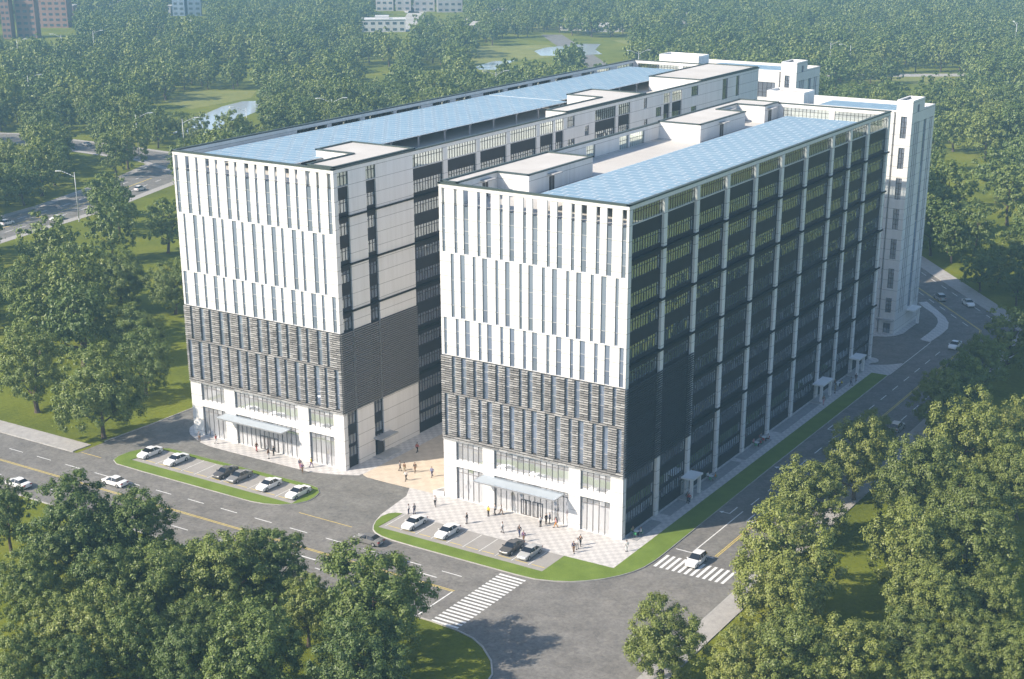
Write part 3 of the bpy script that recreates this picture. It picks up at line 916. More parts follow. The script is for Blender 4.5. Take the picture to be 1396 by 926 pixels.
# ---- left block ----------------------------------------------------------------------------------
XA0, XA1, YA = -85.9, -51.8, 161.4
A = thing('office_block', 'longer white office block on the left with charcoal louvred belt and drive in front', 'building', (-69, 80, 0))
front(A, XA0, XA1, ROW_NARROW_A, [(-83.45, -78.1), (-75.7, -61.6), (-59.3, -54.0)], (-77.8, -63.2, 2.7))
O, U = (XA1, 0), (0, 1)
LOW = []
strips = [(0.95, 3.6), (8.05, 10.6)]
abays = [(20.65, 29.4), (30.7, 39.5), (40.75, 49.3), (50.6, 59.6), (60.9, 65.7), (66.5, 69.5), (81.7, 90.2), (91.3, 96.3), (111.5, 114.4), (115.5, 120.2)]
small = [(70.8, 73.7, 47.15, 49.3), (77.7, 79.3, 44.75, 46.7), (71.1, 73.8, 42.9, 44.85), (102.3, 103.8, 47.15, 49.3), (108.0, 110.5, 44.7, 46.7), (102.6, 104.2, 42.9, 44.8), (124.9, 128.4, 47.15, 49.3), (125.0, 127.7, 43.2, 44.9), (141.2, 144.0, 44.6, 49.3), (148.6, 150.4, 44.6, 49.3)]
top_open = [(a, b, 47.1, 49.25) for a, b in strips+abays]
RIBA = RIB
big = [(a, b, 0.0, 46.95) for a, b in strips+abays]
mb = MB()
facade(mb, O, U, 0.0, YA, 0, TOP, big + top_open + small, 0.3, 0, back=DECK)
mb.build('inner_wall', M['white'], A)
mb = MB(); specs = []
for i, (a, b) in enumerate(strips+abays):
    ribbon_bay(mb, specs, O, U, a, b, [r for r in RIBA if (i < 3 or r[0] > 30)], -0.28, None if i > 1 else 3)
    parapet_bay(A, O, U, a, b, -0.1, 47.1, 49.25)
mb.build('dark_spandrel', M['dark'], A)
make_windows(A, 'ribbon_window', specs, [M['ribbon'], M['frame']], 96)
for a, b, c, d in small:
    mb = MB(); window(mb, O, U, a, b, c, d, -0.2, max(2, round((b-a)/0.8)), [c+(d-c)*0.6], 0.08)
    mb.build('small_window', [M['ribbon'], M['frame']], A)
for z in FINS:
    for a, b in ((0.95, 69.5), (81.7, 96.3), (111.5, 120.2)) if z > 24 else ((20.65, 69.5),):
        mb = MB(); mb.obox(O, U, a, b, -0.27, 0.28, z-0.13, z+0.13); mb.build('ledge', M['fin'], A)
mb = MB(); louvers(mb, O, U, -0.02, 20.6, 9.9, 23.6, [], 0.10, 0.30, 0.36, 0.16)
mb.build('louver_screen', M['louver_grey'], A)
mb = MB(); mb.obox(O, U, 3.6, 8.05, 0.02, 0.05, 9.9, 23.6); mb.build('screen_backing', M['back'], A)
mb = MB(); mb.obox(O, U, 10.6, 20.6, 0.02, 0.05, 9.9, 23.6); mb.build('screen_backing', M['back'], A)
mb = MB(); mb.obox(O, U, 0.02, 0.93, 0.02, 0.05, 9.9, 23.6); mb.build('screen_backing', M['back'], A)
# side door under its canopy
mb = MB(); mb.obox(O, U, 8.5, 10.2, 0.01, 0.06, 0.1, 2.6); mb.build('side_door', M['frame'], A)
mb = MB(); mb.obox(O, U, 7.6, 12.2, 0.0, 1.8, 3.3, 3.55); mb.build('porch_roof', M['concrete'], A)
mb = MB(); mb.obox(O, U, 7.2, 12.6, 0.0, 2.2, 0.08, 0.22); mb.build('porch_step', M['concrete'], A)
# rear and outer walls
mb = MB()
facade(mb, (XA1, YA), (-1, 0), 0.0, 34.1, 0, TOP, [(14.5, 20.0, 47.1, 49.2), (21.2, 32.6, 47.1, 49.2)], 0.45, 0, back=DECK)
lp = [(31.0, 39.6), (40.9, 49.6), (51.0, 60.2), (61.2, 69.4), (73.5, 79.7), (81.8, 87.7), (92.2, 100.2), (101.9, 110.3), (112.2, 120.4), (122.3, 130.2), (134.3, 140.5), (141.9, 148.4), (152.1, 160.4)]
lp = [(8.5, 17.0), (19.5, 29.2)] + lp
facade(mb, (XA0, YA), (0, -1), 0.0, YA, 0, TOP, [(YA-b, YA-a, 47.15, 49.25) for a, b in lp[2:]], 0.45, 0, back=DECK)
mb.build('outer_wall', M['white'], A)
for a, b in lp[2:]: parapet_bay(A, (XA0, YA), (0, -1), YA-b, YA-a, -0.1, 47.15, 49.25)
for a, b in ((14.5, 20.0), (21.2, 32.6)): parapet_bay(A, (XA1, YA), (-1, 0), a, b, -0.1)
roof_and_core(A, XA0, XA1, 0, YA)
coping(A, [(XA0, 0), (XA1, 0), (XA1, YA), (XA0, YA)], TOP)
penthouse(A, [(-57.5, 0.5), (-52.1, 0.5), (-52.1, 21.6), (-65.3, 21.6), (-65.3, 12.2), (-57.5, 12.2)])
penthouse(A, [(-57.0, 71.4), (-52.1, 71.4), (-52.1, 103.6), (-65.2, 103.6), (-65.2, 93.4), (-57.0, 93.4)])
penthouse(A, [(-65.4, 130.6), (-52.1, 130.6), (-52.1, 161.1), (-65.4, 161.1)])
solar(A, -83.8, -63.9, 4.6, 91.5, 49.0)
solar(A, -83.8, -66.2, 92.0, 154.6, 49.004)

# ---- rear wings ----------------------------------------------------------------------------------
def wing(x0, x1, y0, y1, tx0, ty1, label, stair, sol, link):
    w_ = thing('rear_wing', label, 'building', ((x0+x1)/2, (y0+y1)/2, 0))
    P = 47.4
    mb = MB()
    O1 = (0, y0)
    # tower front
    fh = [(tx0+1.1, tx0+2.4, a, b) for a, b in ((41.9, 46.4), (35.6, 40.0), (29.2, 33.7), (22.8, 27.2), (16.4, 20.8), (10.0, 14.4), (4.7, 7.95))] + [(tx0+0.9, tx0+2.5, 0.12, 2.4)]
    facade(mb, O1, (1, 0), tx0, x1, 0, 49.55, fh, 0.35, 0)
    O2 = (x1, y0)
    k = y1-y0
    sh = []
    for a, b in ((2.0, 2.75), (3.2, 3.95), (4.4, 5.15)): sh.append((a, b, 4.2, 45.1))
    sh.append((8.0, 9.9, 4.2, 45.0))
    for a, b in ((12.0, 12.7), (13.1, 13.8)): sh.append((a, b, 4.2, 45.0))
    sh.append((3.2, 4.6, 47.0, 48.6))
    facade(mb, O2, (0, 1), 0, ty1-y0, 0, 49.55, [h for h in sh if h[1] < ty1-y0], 0.35, 0)
    facade(mb, O2, (0, 1), ty1-y0, k, 0, P, [h for h in sh if h[0] > ty1-y0 and h[3] < 47], 0.35, 0)
    facade(mb, (x1, ty1), (-1, 0), 0, x1-tx0, P-2, 49.55, [], 0)
    facade(mb, (tx0, ty1), (0, -1), 0, ty1-y0, 0, 49.55, [], 0)
    facade(mb, (x1, y1), (-1, 0), 0, x1-x0, 0, P, [], 0)
    facade(mb, (x0, y1), (0, -1), 0, k, 0, P, [], 0)
    # inner faces of the parapet
    facade(mb, (x0, y1-0.4), (1, 0), 0.4, x1-x0-0.4, 45.0, P, [], 0)
    facade(mb, (x1-0.4, y1), (0, -1), 0.4, k-(ty1-y0)-0.0, 45.0, P, [], 0)
    mb.box(x0, x1, y1-0.4, y1, P, P+0.02)
    mb.box(x1-0.4, x1, ty1, y1-0.4, P, P+0.02)
    # recessed front between the tower and the end
    rows = [(a, b) for f in range(6) for a, b in ((40.6-7.2*f, 44.4-7.2*f),)]
    fr = []
    n = max(1, int((tx0-1.0-x0)/7))
    for i in range(n):
        ua = x0+1.2+i*(tx0-1.4-x0)/n
        for a, b in rows: fr.append((ua, ua+(tx0-1.4-x0)/n-1.4, a, b))
    facade(mb, (0, y0+0.6), (1, 0), x0, tx0, 0, P, fr, 0.3, 0)
    mb.box(x0, tx0, y0+0.6, y0+1.0, P, P+0.02)
    facade(mb, (0, y0-0.15), (1, 0), tx0-0.95, tx0-0.35, 0, P-0.2, [], 0)
    mb.box(tx0-0.95, tx0-0.35, y0-0.15, y0+0.6, P-0.2, P-0.18)
    facade(mb, (tx0-0.35, y0-0.15), (0, 1), 0, 0.75, 0, P-0.2, [], 0)
    facade(mb, (tx0-0.95, y0+0.6), (0, -1), 0, 0.75, 0, P-0.2, [], 0)
    mb.box(tx0+0.3, x1-0.3, y0+0.3, ty1-0.3, 49.0, 49.2)
    facade(mb, (x1-0.35, ty1-0.3), (-1, 0), 0, x1-tx0-0.7, 49.2, 49.55, [], 0)
    mb.build('wall', M['white'], w_)
    mb = MB()
    for (a, b, c, d) in ((tx0, x1, y0, y0+0.3), (tx0, x1, ty1-0.3, ty1), (tx0, tx0+0.3, y0+0.3, ty1-0.3), (x1-0.3, x1, y0+0.3, ty1-0.3)):
        mb.box(a, b, c, d, 49.555, 49.7)
    mb.build('tower_coping', M['white_plain'], w_)
    for a, b, c, d in fh:
        mb = MB(); window(mb, O1, (1, 0), a, b, c, d, -0.28, 2, [c+(d-c)*t for t in (.25, .5, .75)] if d > 3 else [], 0.07)
        mb.build('tower_window', [M['ribbon'], M['frame']], w_)
    for a, b, c, d in sh:
        mb = MB(); window(mb, O2, (0, 1), a, b, c, d, -0.25, 1, [z for z in (8, 12, 15.6, 19.4, 23.2, 27, 31, 35, 38.6, 42) if c < z < d], 0.07)
        mb.build('strip_window', [M['slot'], M['frame_l']], w_)
    mb = MB()
    for h in fr: window(mb, (0, y0+0.6), (1, 0), *h[:2], h[2], h[3], -0.25, 6, [h[2]+1.2], 0.08)
    mb.build('front_glazing', [M['ribbon'], M['frame']], w_)
    mb = MB(); mb.box(x0+0.3, x1-0.45, y0+0.95, y1-0.42, 44.2, 45.0)
    mb.build('roof_deck', M['deck'], w_)
    sx0, sx1, sy0, sy1 = stair
    mb = MB(); mb.box(sx0, sx1, sy0, sy1, 44.9, 49.2, 0, 1)
    s = mb.build('stair_house', [M['white'], M['deck']], w_)
    mb = MB()
    for (a, b, c, d) in ((sx0, sx1, sy0, sy0+.35), (sx0, sx1, sy1-.35, sy1), (sx0, sx0+.35, sy0+.35, sy1-.35), (sx1-.35, sx1, sy0+.35, sy1-.35)):
        mb.box(a, b, c, d, 49.203, 49.65)
    mb.build('parapet', M['white_plain'], s)
    mb = MB()
    a, b, c, d = sol
    nx, ny = int((b-a)/1.1), int((d-c)/1.9)
    for i in range(nx):
        for j in range(ny):
            x, y = a+(b-a)*i/nx, c+(d-c)*j/ny
            mb.quad((x+.04, y+.05, 47.0), (x+(b-a)/nx-.04, y+.05, 47.0), (x+(b-a)/nx-.04, y+(d-c)/ny-.05, 47.0), (x+.04, y+(d-c)/ny-.05, 47.0), 0)
    mb.box(a, b, c, d, 46.85, 46.96, 1)
    for i in range(4):
        for y in (c+0.5, d-0.5): mb.box(a+0.3+(b-a-0.8)*i/3, a+0.5+(b-a-0.8)*i/3, y, y+0.2, 45.0, 46.85, 1)
    mb.build('solar_array', [M['solar'], M['solar_frame']], w_)
    mb = MB(); mb.box(x1+0.02, x1+2.0, y0+7.2, y0+11.6, 3.7, 4.0)
    c_ = mb.build('entrance_canopy', M['white_plain'], w_)
    mb = MB()
    mb.box(x1+1.3, x1+1.8, y0+11.0, y0+11.5, 0.1, 3.7)
    mb.build('canopy_column', M['white_plain'], c_)
    mb = MB(); mb.box(tx0-0.4, x1-0.1, y0-0.9, y0-0.02, 3.1, 3.35)
    mb.build('porch_roof', M['concrete'], w_)
    return w_
wing(-34.5, -1.7, 124.9, 140.0, -5.1, 132.6, 'rear wing with white stair tower just behind the right block', (-34.2, -25.7, 125.6, 131.6), (-23.6, -5.9, 126.6, 137.2), True)
wing(-88.2, -49.0, 178.6, 194.4, -53.2, 185.6, 'farthest rear wing with white stair tower, seen above the left block roof', (-88.0, -76.6, 179.6, 185.8), (-76.0, -54.0, 180.6, 192.0), True)

# ------------------------------------------------------------------ trees
ORD = ['zeroth', 'first', 'second', 'third', 'fourth', 'fifth', 'sixth', 'seventh', 'eighth', 'ninth', 'tenth', 'eleventh', 'twelfth', 'thirteenth', 'fourteenth', 'fifteenth', 'sixteenth', 'seventeenth', 'eighteenth', 'nineteenth', 'twentieth']
ORD += ['twenty-' + o for o in ORD[1:10]] + ['thirtieth'] + ['thirty-' + o for o in ORD[1:10]]

def tree_meshes(seed, h=15.0, r=6.4, clumps=120, leaves=95, leaf=0.40):
    """trunk with limbs, and a crown of many small leaf faces gathered in clumps on the limbs; unit: metres"""
    rg = random.Random(seed)
    wood = MB()
    th = h*rg.uniform(0.16, 0.21)
    p = Vector((0, 0, -0.1)); tr = 0.034*h*0.75
    top = Vector((rg.uniform(-.4, .4), rg.uniform(-.4, .4), th))
    wood.tube(p, p.lerp(top, 0.25), tr*1.5, tr*1.05, 9, 0, False)
    wood.tube(p.lerp(top, 0.25), top, tr*1.05, tr*0.85, 9, 0, False)
    lead = Vector((rg.uniform(-.8, .8), rg.uniform(-.8, .8), h*0.72))
    wood.tube(top, lead, tr*0.8, tr*0.18, 8, 0, False)
    cents = []
    nl = 9
    for i in range(nl):
        t = i/(nl-1)
        a = i*2.4+rg.uniform(-.3, .3)
        st = top.lerp(lead, t*0.8)
        L = r*(0.85-0.45*t)*rg.uniform(0.75, 1.0)
        e = st + Vector((math.cos(a)*L, math.sin(a)*L, h*rg.uniform(0.08, 0.2)))
        m_ = st.lerp(e, 0.5)+Vector((0, 0, -0.3))
        wood.tube(st, m_, tr*0.5*(1-t*0.5), tr*0.3*(1-t*0.5), 6, 0, False)
        wood.tube(m_, e, tr*0.3*(1-t*0.5), tr*0.07, 6, 0, False)
    # lobes: large masses that give the crown its uneven outline
    zc = h*0.56; rz = h*0.48
    lobes = []
    NLB = 15
    for i in range(NLB):
        a = i*2.399+rg.uniform(-.4, .4)
        t = (i+0.5)/NLB
        
        zz = -0.78+1.62*t
        rr = math.sqrt(max(0, 1-zz*zz))*rg.uniform(0.48, 0.72)*(1.08-0.28*max(0, zz))
        lobes.append((Vector((math.cos(a)*r*rr, math.sin(a)*r*rr, zc+zz*rz*0.80)), r*rg.uniform(0.42, 0.56)))
    crown = MB()
    c0 = Vector((0, 0, zc-h*0.06))
    for i in range(clumps):
        lb, lr = lobes[i % len(lobes)]
        for _ in range(20):
            dv = Vector((rg.gauss(0, 1), rg.gauss(0, 1), rg.gauss(0.12, 0.9))).normalized()
            if dv.z > -0.75: break
        c = lb + dv*lr*rg.uniform(0.72, 1.05)
        if c.z < th*0.75: c.z = th*0.75+rg.random()
        out = (c-c0); out.z *= 1.2; out.normalize()
        cr = rg.uniform(0.60, 1.05)*r/6.4
        n_l = int(leaves*cr*cr*0.9)
        for k in range(n_l):
            v = Vector((rg.gauss(0, .40), rg.gauss(0, .40), rg.gauss(0, .34)))
            q = c + v*cr
            nrm = (out*0.5 + v.normalized()*0.85 + Vector((0, 0, 0.25)) + Vector((rg.gauss(0, .34), rg.gauss(0, .34), rg.gauss(0, .34)))).normalized()
            a = nrm.cross(Vector((rg.gauss(0, 1), rg.gauss(0, 1), rg.gauss(0, 1)))).normalized()
            b = nrm.cross(a)
            s = leaf*rg.uniform(0.65, 1.2)
            crown.quad(tuple(q-a*s*0.62), tuple(q+b*s*0.42+nrm*s*.08), tuple(q+a*s*0.62), tuple(q-b*s*0.42+nrm*s*.08))
    return wood, crown

PROTO = []
def make_proto(seed, kw, leafmat):
    w_, c_ = tree_meshes(seed, **kw)
    root = thing('leafy_tree', 'leafy tree', 'tree', (0, 0, 0))
    w_.build('trunk', M['bark'], root)
    c_.build('crown', M[leafmat], root)
    PROTO.append(root)
    return root
NEAR = [make_proto(11, dict(clumps=300, leaves=150, leaf=0.30), 'leaf'), make_proto(12, dict(h=16, r=6.0, clumps=290, leaves=150, leaf=0.30), 'leaf'), make_proto(13, dict(h=14, r=6.8, clumps=310, leaves=150, leaf=0.30), 'leaf')]
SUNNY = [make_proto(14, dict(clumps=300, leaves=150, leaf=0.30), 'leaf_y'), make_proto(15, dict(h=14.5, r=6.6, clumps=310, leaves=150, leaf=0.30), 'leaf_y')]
MID = [make_proto(21, dict(clumps=190, leaves=46, leaf=0.55), 'leaf'), make_proto(22, dict(h=16, r=6.2, clumps=190, leaves=46, leaf=0.55), 'leaf'), make_proto(23, dict(h=14, r=6.6, clumps=190, leaves=46, leaf=0.55), 'leaf')]
def far_proto(seed):
    w_, c_ = tree_meshes(seed, clumps=110, leaves=20, leaf=0.95)
    mb = MB(); mb.v = list(w_.v); mb.f = list(w_.f); mb.m = [1]*len(w_.f)
    n = len(mb.v); mb.v += c_.v; mb.f += [tuple(i+n for i in f) for f in c_.f]; mb.m += [0]*len(c_.f)
    return mb

used = set()
TREES = []           # (x, y, scale, group of protos, zone)
def rpx(px, py, r): # crown radius in metres from its radius in the photograph
    p = un(px, py, 9); return p, r/(FOC/((p-Vector(CAM)).length))
def crown_at(px, py, r, kind, zone, z=9.0, dx=0, dy=0):
    p, rm = rpx(px, py, r)
    s = max(0.62, min(1.3, rm/(7.9 if zone == 'left' else 6.6 if zone == 'front' else 7.0)))
    p = un(px, py, 8.6*s)
    TREES.append([p.x+dx, p.y+dy, s, kind, zone])

for a in [(100, 707, 66), (185, 722, 54), (10, 708, 36), (36, 812, 50), (312, 772, 66), (372, 766, 56), (212, 800, 50), (258, 776, 46), (130, 866, 54), (188, 888, 48), (345, 884, 66), (28, 912, 46), (508, 818, 76), (490, 900, 62), (98, 920, 46), (262, 850, 44), (150, 802, 48), (74, 762, 44), (72, 862, 46), (258, 905, 46), (418, 830, 36)]:
    crown_at(*a, 'near', 'front')
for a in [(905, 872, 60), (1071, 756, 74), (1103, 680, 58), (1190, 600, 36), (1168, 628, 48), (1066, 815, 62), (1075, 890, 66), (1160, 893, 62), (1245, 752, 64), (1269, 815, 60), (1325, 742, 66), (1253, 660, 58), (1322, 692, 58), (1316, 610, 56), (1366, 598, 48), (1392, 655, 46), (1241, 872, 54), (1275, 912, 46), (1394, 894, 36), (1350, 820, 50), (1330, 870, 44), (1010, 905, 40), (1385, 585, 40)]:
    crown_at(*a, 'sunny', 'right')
for a in [(1330, 490, 42), (1299, 526, 44), (1268, 546, 38)]:
    crown_at(*a, 'near', 'right', dx=1.5)
for a in [(1340, 361, 30), (1300, 326, 27), (1331, 312, 30), (1366, 342, 35), (1294, 275, 38), (1363, 230, 35), (1378, 262, 35), (1303, 170, 28), (1347, 173, 38), (1386, 178, 30), (1389, 386, 22), (1272, 312, 30), (1270, 206, 22)]:
    crown_at(*a, 'mid', 'backroad')
for a in [(135, 532, 62), (195, 492, 46), (44, 500, 58), (46, 402, 48), (112, 432, 44), (68, 335, 44), (150, 312, 40), (180, 446, 46), (236, 386, 40), (95, 385, 42), (160, 376, 44), (226, 306, 36)]:
    crown_at(*a, 'near' if a[1] > 370 else 'mid', 'left')

def inside(x, y, poly):
    c = False; n = len(poly); j = n-1
    for i in range(n):
        (xi, yi), (xj, yj) = poly[i], poly[j]
        if (yi > y) != (yj > y) and x < (xj-xi)*(y-yi)/(yj-yi)+xi: c = not c
        j = i
    return c
def dseg(x, y, line):
    best = 1e9
    for (x0, y0), (x1, y1) in zip(line[:-1], line[1:]):
        dx, dy = x1-x0, y1-y0; L = dx*dx+dy*dy
        t = max(0, min(1, ((x-x0)*dx+(y-y0)*dy)/L))
        best = min(best, math.hypot(x-x0-dx*t, y-y0-dy*t))
    return best
POLYS = FIELDS + [POND1, POND2, [(-300, 640), (-292, 700), (-270, 720), (-262, 690), (-280, 640)]]
BACKR = [(14, 138), (14+NE.x*700, 138+NE.y*700)]
FARB = []            # footprints of distant buildings (x, y, radius)
def free(x, y, m=5.0):
    if -99.5 < x < 26 and -38.5 < y < 150: return False
    if -100 < x < 30 and 150 <= y < 228 and dseg(x, y, BACKR) > -1 and x < 14-(y-138)*0.8+20: return False
    if y > -41 and y < -10 and x < 26: return False
    if 2 < x < 26 and y < 0: return False
    if dseg(x, y, BACKR) < 13: return False
    if dseg(x, y, WR) < 12.5: return False
    if dseg(x, y, WR2) < 10.5: return False
    for p in POLYS:
        if inside(x, y, p): return False
    for bx, by, br in FARB:
        if (x-bx)**2+(y-by)**2 < (br+3)**2: return False
    return True

# distant buildings stand at: (px left, px right, py of the base, height in m, colour, label, style)
FAR = [
    (25, 50, 52, 30, 'brick', 'tall red brick tower block at the far left edge', 'slab'),
    (5, 16, 53, 29, 'brick', 'narrow red brick pier left of the red brick tower', 'slab'),
    (50, 92, 38, 22, 'brick', 'long red brick wing right of the red brick tower', 'slab'),
    (60, 100, 32, 12, 'brick', 'low red brick annex before the long red wing', 'slab'),
    (236, 252, 22, 44, 'blue', 'blue grey glass tower, left of a pair', 'tower'),
    (257, 274, 22, 44, 'blue', 'blue grey glass tower, right of a pair', 'tower'),
    (284, 305, 20, 8, 'blue', 'low blue glazed hall right of the two glass towers', 'slab'),
    (150, 190, 20, 9, 'grey', 'low grey shed left of the two glass towers', 'slab'),
    (192, 232, 22, 7, 'grey', 'long pale shed touching the left glass tower', 'slab'),
    (205, 226, 48, 5, 'white', 'white flat roofed house above the wood, left side', 'slab'),
    (165, 204, 48, 4, 'grey', 'long grey low building left of the white flat roofed house', 'slab'),
    (250, 275, 47, 4, 'white', 'small pale house by a lamp, below the glass towers', 'slab'),
    (360, 364, 14, 9, 'white', 'tiny white hut with red roof in the far wood', 'slab'),
    (378, 412, 38, 4, 'grey', 'pinkish grey shed beside the pale tracks', 'slab'),
    (495, 552, 44, 8, 'white', 'bright white warehouse in the far centre left', 'slab'),
    (513, 536, 15, 13, 'grey', 'grey apartment block, first of the long far row', 'slab'),
    (540, 560, 15, 13, 'grey', 'grey apartment block, second of the long far row', 'slab'),
    (565, 592, 16, 13, 'grey', 'grey apartment block, third of the long far row', 'slab'),
    (597, 630, 17, 13, 'grey', 'grey apartment block, last of the long far row', 'slab'),
    (571, 602, 49, 5, 'grey', 'low terrace right of the bright white warehouse', 'slab'),
    (640, 667, 48, 6, 'grey', 'grey hall at the head of the far meadow', 'slab'),
    (672, 697, 30, 8, 'white', 'pale hipped house above the far meadow', 'slab'),
    (765, 796, 42, 6, 'white', 'long white shed with blue base behind the two ponds', 'slab'),
    (800, 850, 44, 3, 'white', 'low white shed right of the long white shed', 'slab'),
    (752, 780, 12, 11, 'white', 'white apartment block at the top, left of centre gap', 'slab'),
    (784, 815, 9, 12, 'grey', 'lilac grey apartment block at the top centre', 'slab'),
    (820, 842, 8, 9, 'grey', 'last grey block of the top centre row', 'slab'),
    (920, 942, 33, 5, 'white', 'pair of pale houses above the rear wing roof', 'slab'),
    (1060, 1085, 24, 4, 'white', 'small white house far behind the rear wings', 'slab'),
    (1118, 1134, 24, 4, 'grey', 'small grey house in the wood at far right', 'slab'),
    (1340, 1372, 55, 5, 'white', 'pinkish white house in the wood at right edge', 'slab'),
    (1170, 1182, 3, 6, 'brick', 'small red roofed house at the top edge, right', 'slab'),
    (640, 666, 14, 9, 'white', 'cream hall with a small tower at the top edge', 'slab'),
    (112, 140, 10, 8, 'white', 'white long shed at top edge left of the glass towers', 'slab'),
]
for f in FAR:
    p = un((f[0]+f[1])/2, f[2]); wd = (f[1]-f[0])*((p-Vector(CAM)).length/FOC)
    FARB.append((p.x, p.y, wd*0.55))

cell = {}
OPEN = [(0, 262, 128, 330), (0, 330, 38, 368), (186, 228, 250, 292), (158, 300, 205, 352), (0, 512, 120, 606), (206, 476, 262, 600), (0, 176, 26, 194), (106, 198, 122, 206), (268, 142, 352, 160), (212, 128, 258, 146), (650, 66, 716, 84),
        (724, 62, 750, 80), (798, 58, 822, 78), (650, 84, 674, 96), (1283, 190, 1362, 262), (1326, 250, 1366, 300), (1244, 92, 1264, 106), (1273, 92, 1300, 106), (1205, 330, 1330, 470), (500, 88, 530, 98), (588, 86, 604, 94), (720, 50, 850, 56), (495, 28, 560, 44), (0, 10, 100, 50), (232, 0, 280, 22), (510, 2, 632, 18)]
def blocks_view(x, y, s):
    px, py, w_ = pix(x, y, 0); top = pix(x, y, 15*s)[1]
    r = 5.2*s*FOC/w_
    for a, b, c, d in OPEN:
        if px+r > a and px-r < c and py > b+2 and top < d-2 and (py > d or (b+d)/2 < py): return True
    return False
def near_other(x, y, dmin):
    i, j = int(x//14), int(y//14)
    for a in range(i-2, i+3):
        for b in range(j-2, j+3):
            for (ox, oy, od) in cell.get((a, b), ()):
                if (ox-x)**2+(oy-y)**2 < ((dmin+od)/2)**2: return True
    return False
def put(x, y, d):
    cell.setdefault((int(x//14), int(y//14)), []).append((x, y, d))
for t in TREES: put(t[0], t[1], 10*t[2])

rg = random.Random(3)
auto, far_pts = [], []
tries = 0
while tries < 90000:
    tries += 1
    # denser tries nearer to the camera
    k = rg.random()
    if k < 0.35: x, y = rg.uniform(-460, 60), rg.uniform(-130, 420)
    else: x, y = rg.uniform(-1250, 420), rg.uniform(60, 1500)
    px, py, w_ = pix(x, y, 7)
    inview = w_ > 60 and -70 < px < 1466 and -60 < py < 960
    if not inview: continue
    dist = math.hypot(x-CAM[0], y-CAM[1])
    if y < -36 and x < 26: continue
    if x > 24 and y < 100: continue
    gap = noise.noise(Vector((x*0.011, y*0.011, 3.1)))
    th = 0.42 if dist < 520 else 0.36
    if x < -96 and x > -238 and y < 165: th = -0.3
    elif x < -96 and y < 240 and dist < 430: th = 0.28
    if gap > th: continue
    if not free(x, y): continue
    s = rg.uniform(0.8, 1.18)
    dm = (9.2 if dist < 520 else 10.5)*s
    if near_other(x, y, dm): continue
    if blocks_view(x, y, s): continue
    put(x, y, dm)
    auto.append((dist, x, y, s))
# a seen share estimate: hide what the two blocks cover
def hidden(x, y, h=15):
    n = 0
    o = Vector(CAM)
    for z in (h, h*0.6):
        p = Vector((x, y, z))
        for (a, b, c, d, top) in ((-85.9, -51.8, 0, 161, 49), (-31.9, 0, 0, 106, 49), (-34.5, -1.7, 125, 140, 47), (-88, -49, 178.6, 194, 47)):
            hit = False
            for k in range(1, 60):
                q = o.lerp(p, k/60)
                if a < q.x < b and c < q.y < d and q.z < top: hit = True; break
            if hit: n += 1; break
    return n == 2
auto = [a for a in auto if not hidden(a[1], a[2])]
auto.sort()
N_IND = 292-len(TREES)
for d, x, y, s in auto[:N_IND]:
    zone = 'left' if x < -96 and dseg(x, y, WR) > 0 and x > -236 and y < 165 else 'beyond' if x < -60 else 'backroad'
    TREES.append([x, y, s, 'mid', zone])
far_list = auto[N_IND:]
print('trees', len(TREES), 'far', len(far_list))

ZONE = {'front': 'of the front grove', 'right': 'of the right grove', 'backroad': 'behind the back road',
        'left': 'on the left lawn', 'beyond': 'of the left wood'}
LOOK = {'near': ['dense dark green tree', 'broad leafy green tree', 'full rounded green tree'], 'sunny': ['sunlit light green tree', 'bright leafy tree'], 'mid': ['leafy tree', 'rounded tree', 'bushy tree']}
GRP = {'front': 'trees in front of the front road', 'right': 'trees right of the side road', 'backroad': 'trees behind the back road', 'left': 'trees on the left lawn', 'beyond': 'trees of the wood behind'}
byz = {}
for t in TREES:
    t.append(pix(t[0], t[1], 8.5*t[2])); byz.setdefault(t[4], []).append(t)
for z, L in byz.items():
    L.sort(key=lambda t: -t[5][1])
    per = 6 if len(L) < 40 else 14
    k = 0
    while k*per < len(L):
        row = sorted(L[k*per:(k+1)*per], key=lambda t: t[5][0])
        for i, t in enumerate(row):
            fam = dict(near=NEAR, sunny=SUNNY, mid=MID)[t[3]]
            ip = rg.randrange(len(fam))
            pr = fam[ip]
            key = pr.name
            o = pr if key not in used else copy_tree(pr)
            used.add(key)
            o.location = (t[0], t[1], 0)
            o.rotation_euler = (0, 0, rg.uniform(0, 6.28))
            o.scale = (t[2]*rg.uniform(0.94, 1.06), t[2]*rg.uniform(0.94, 1.06), t[2]*rg.uniform(0.88, 1.16))
            look = LOOK[t[3]][ip % len(LOOK[t[3]])]
            if t[2] > 1.15: look = 'large ' + look
            o['label'] = '%s, %s from left in %s row %s' % (look, ORD[i+1], ORD[k+1], ZONE[z])
            o['category'] = 'tree'; o['group'] = GRP[z]
        k += 1
for pr in PROTO:
    if pr.name not in used:
        for ch in list(pr.children): bpy.data.objects.remove(ch)
        bpy.data.objects.remove(pr)

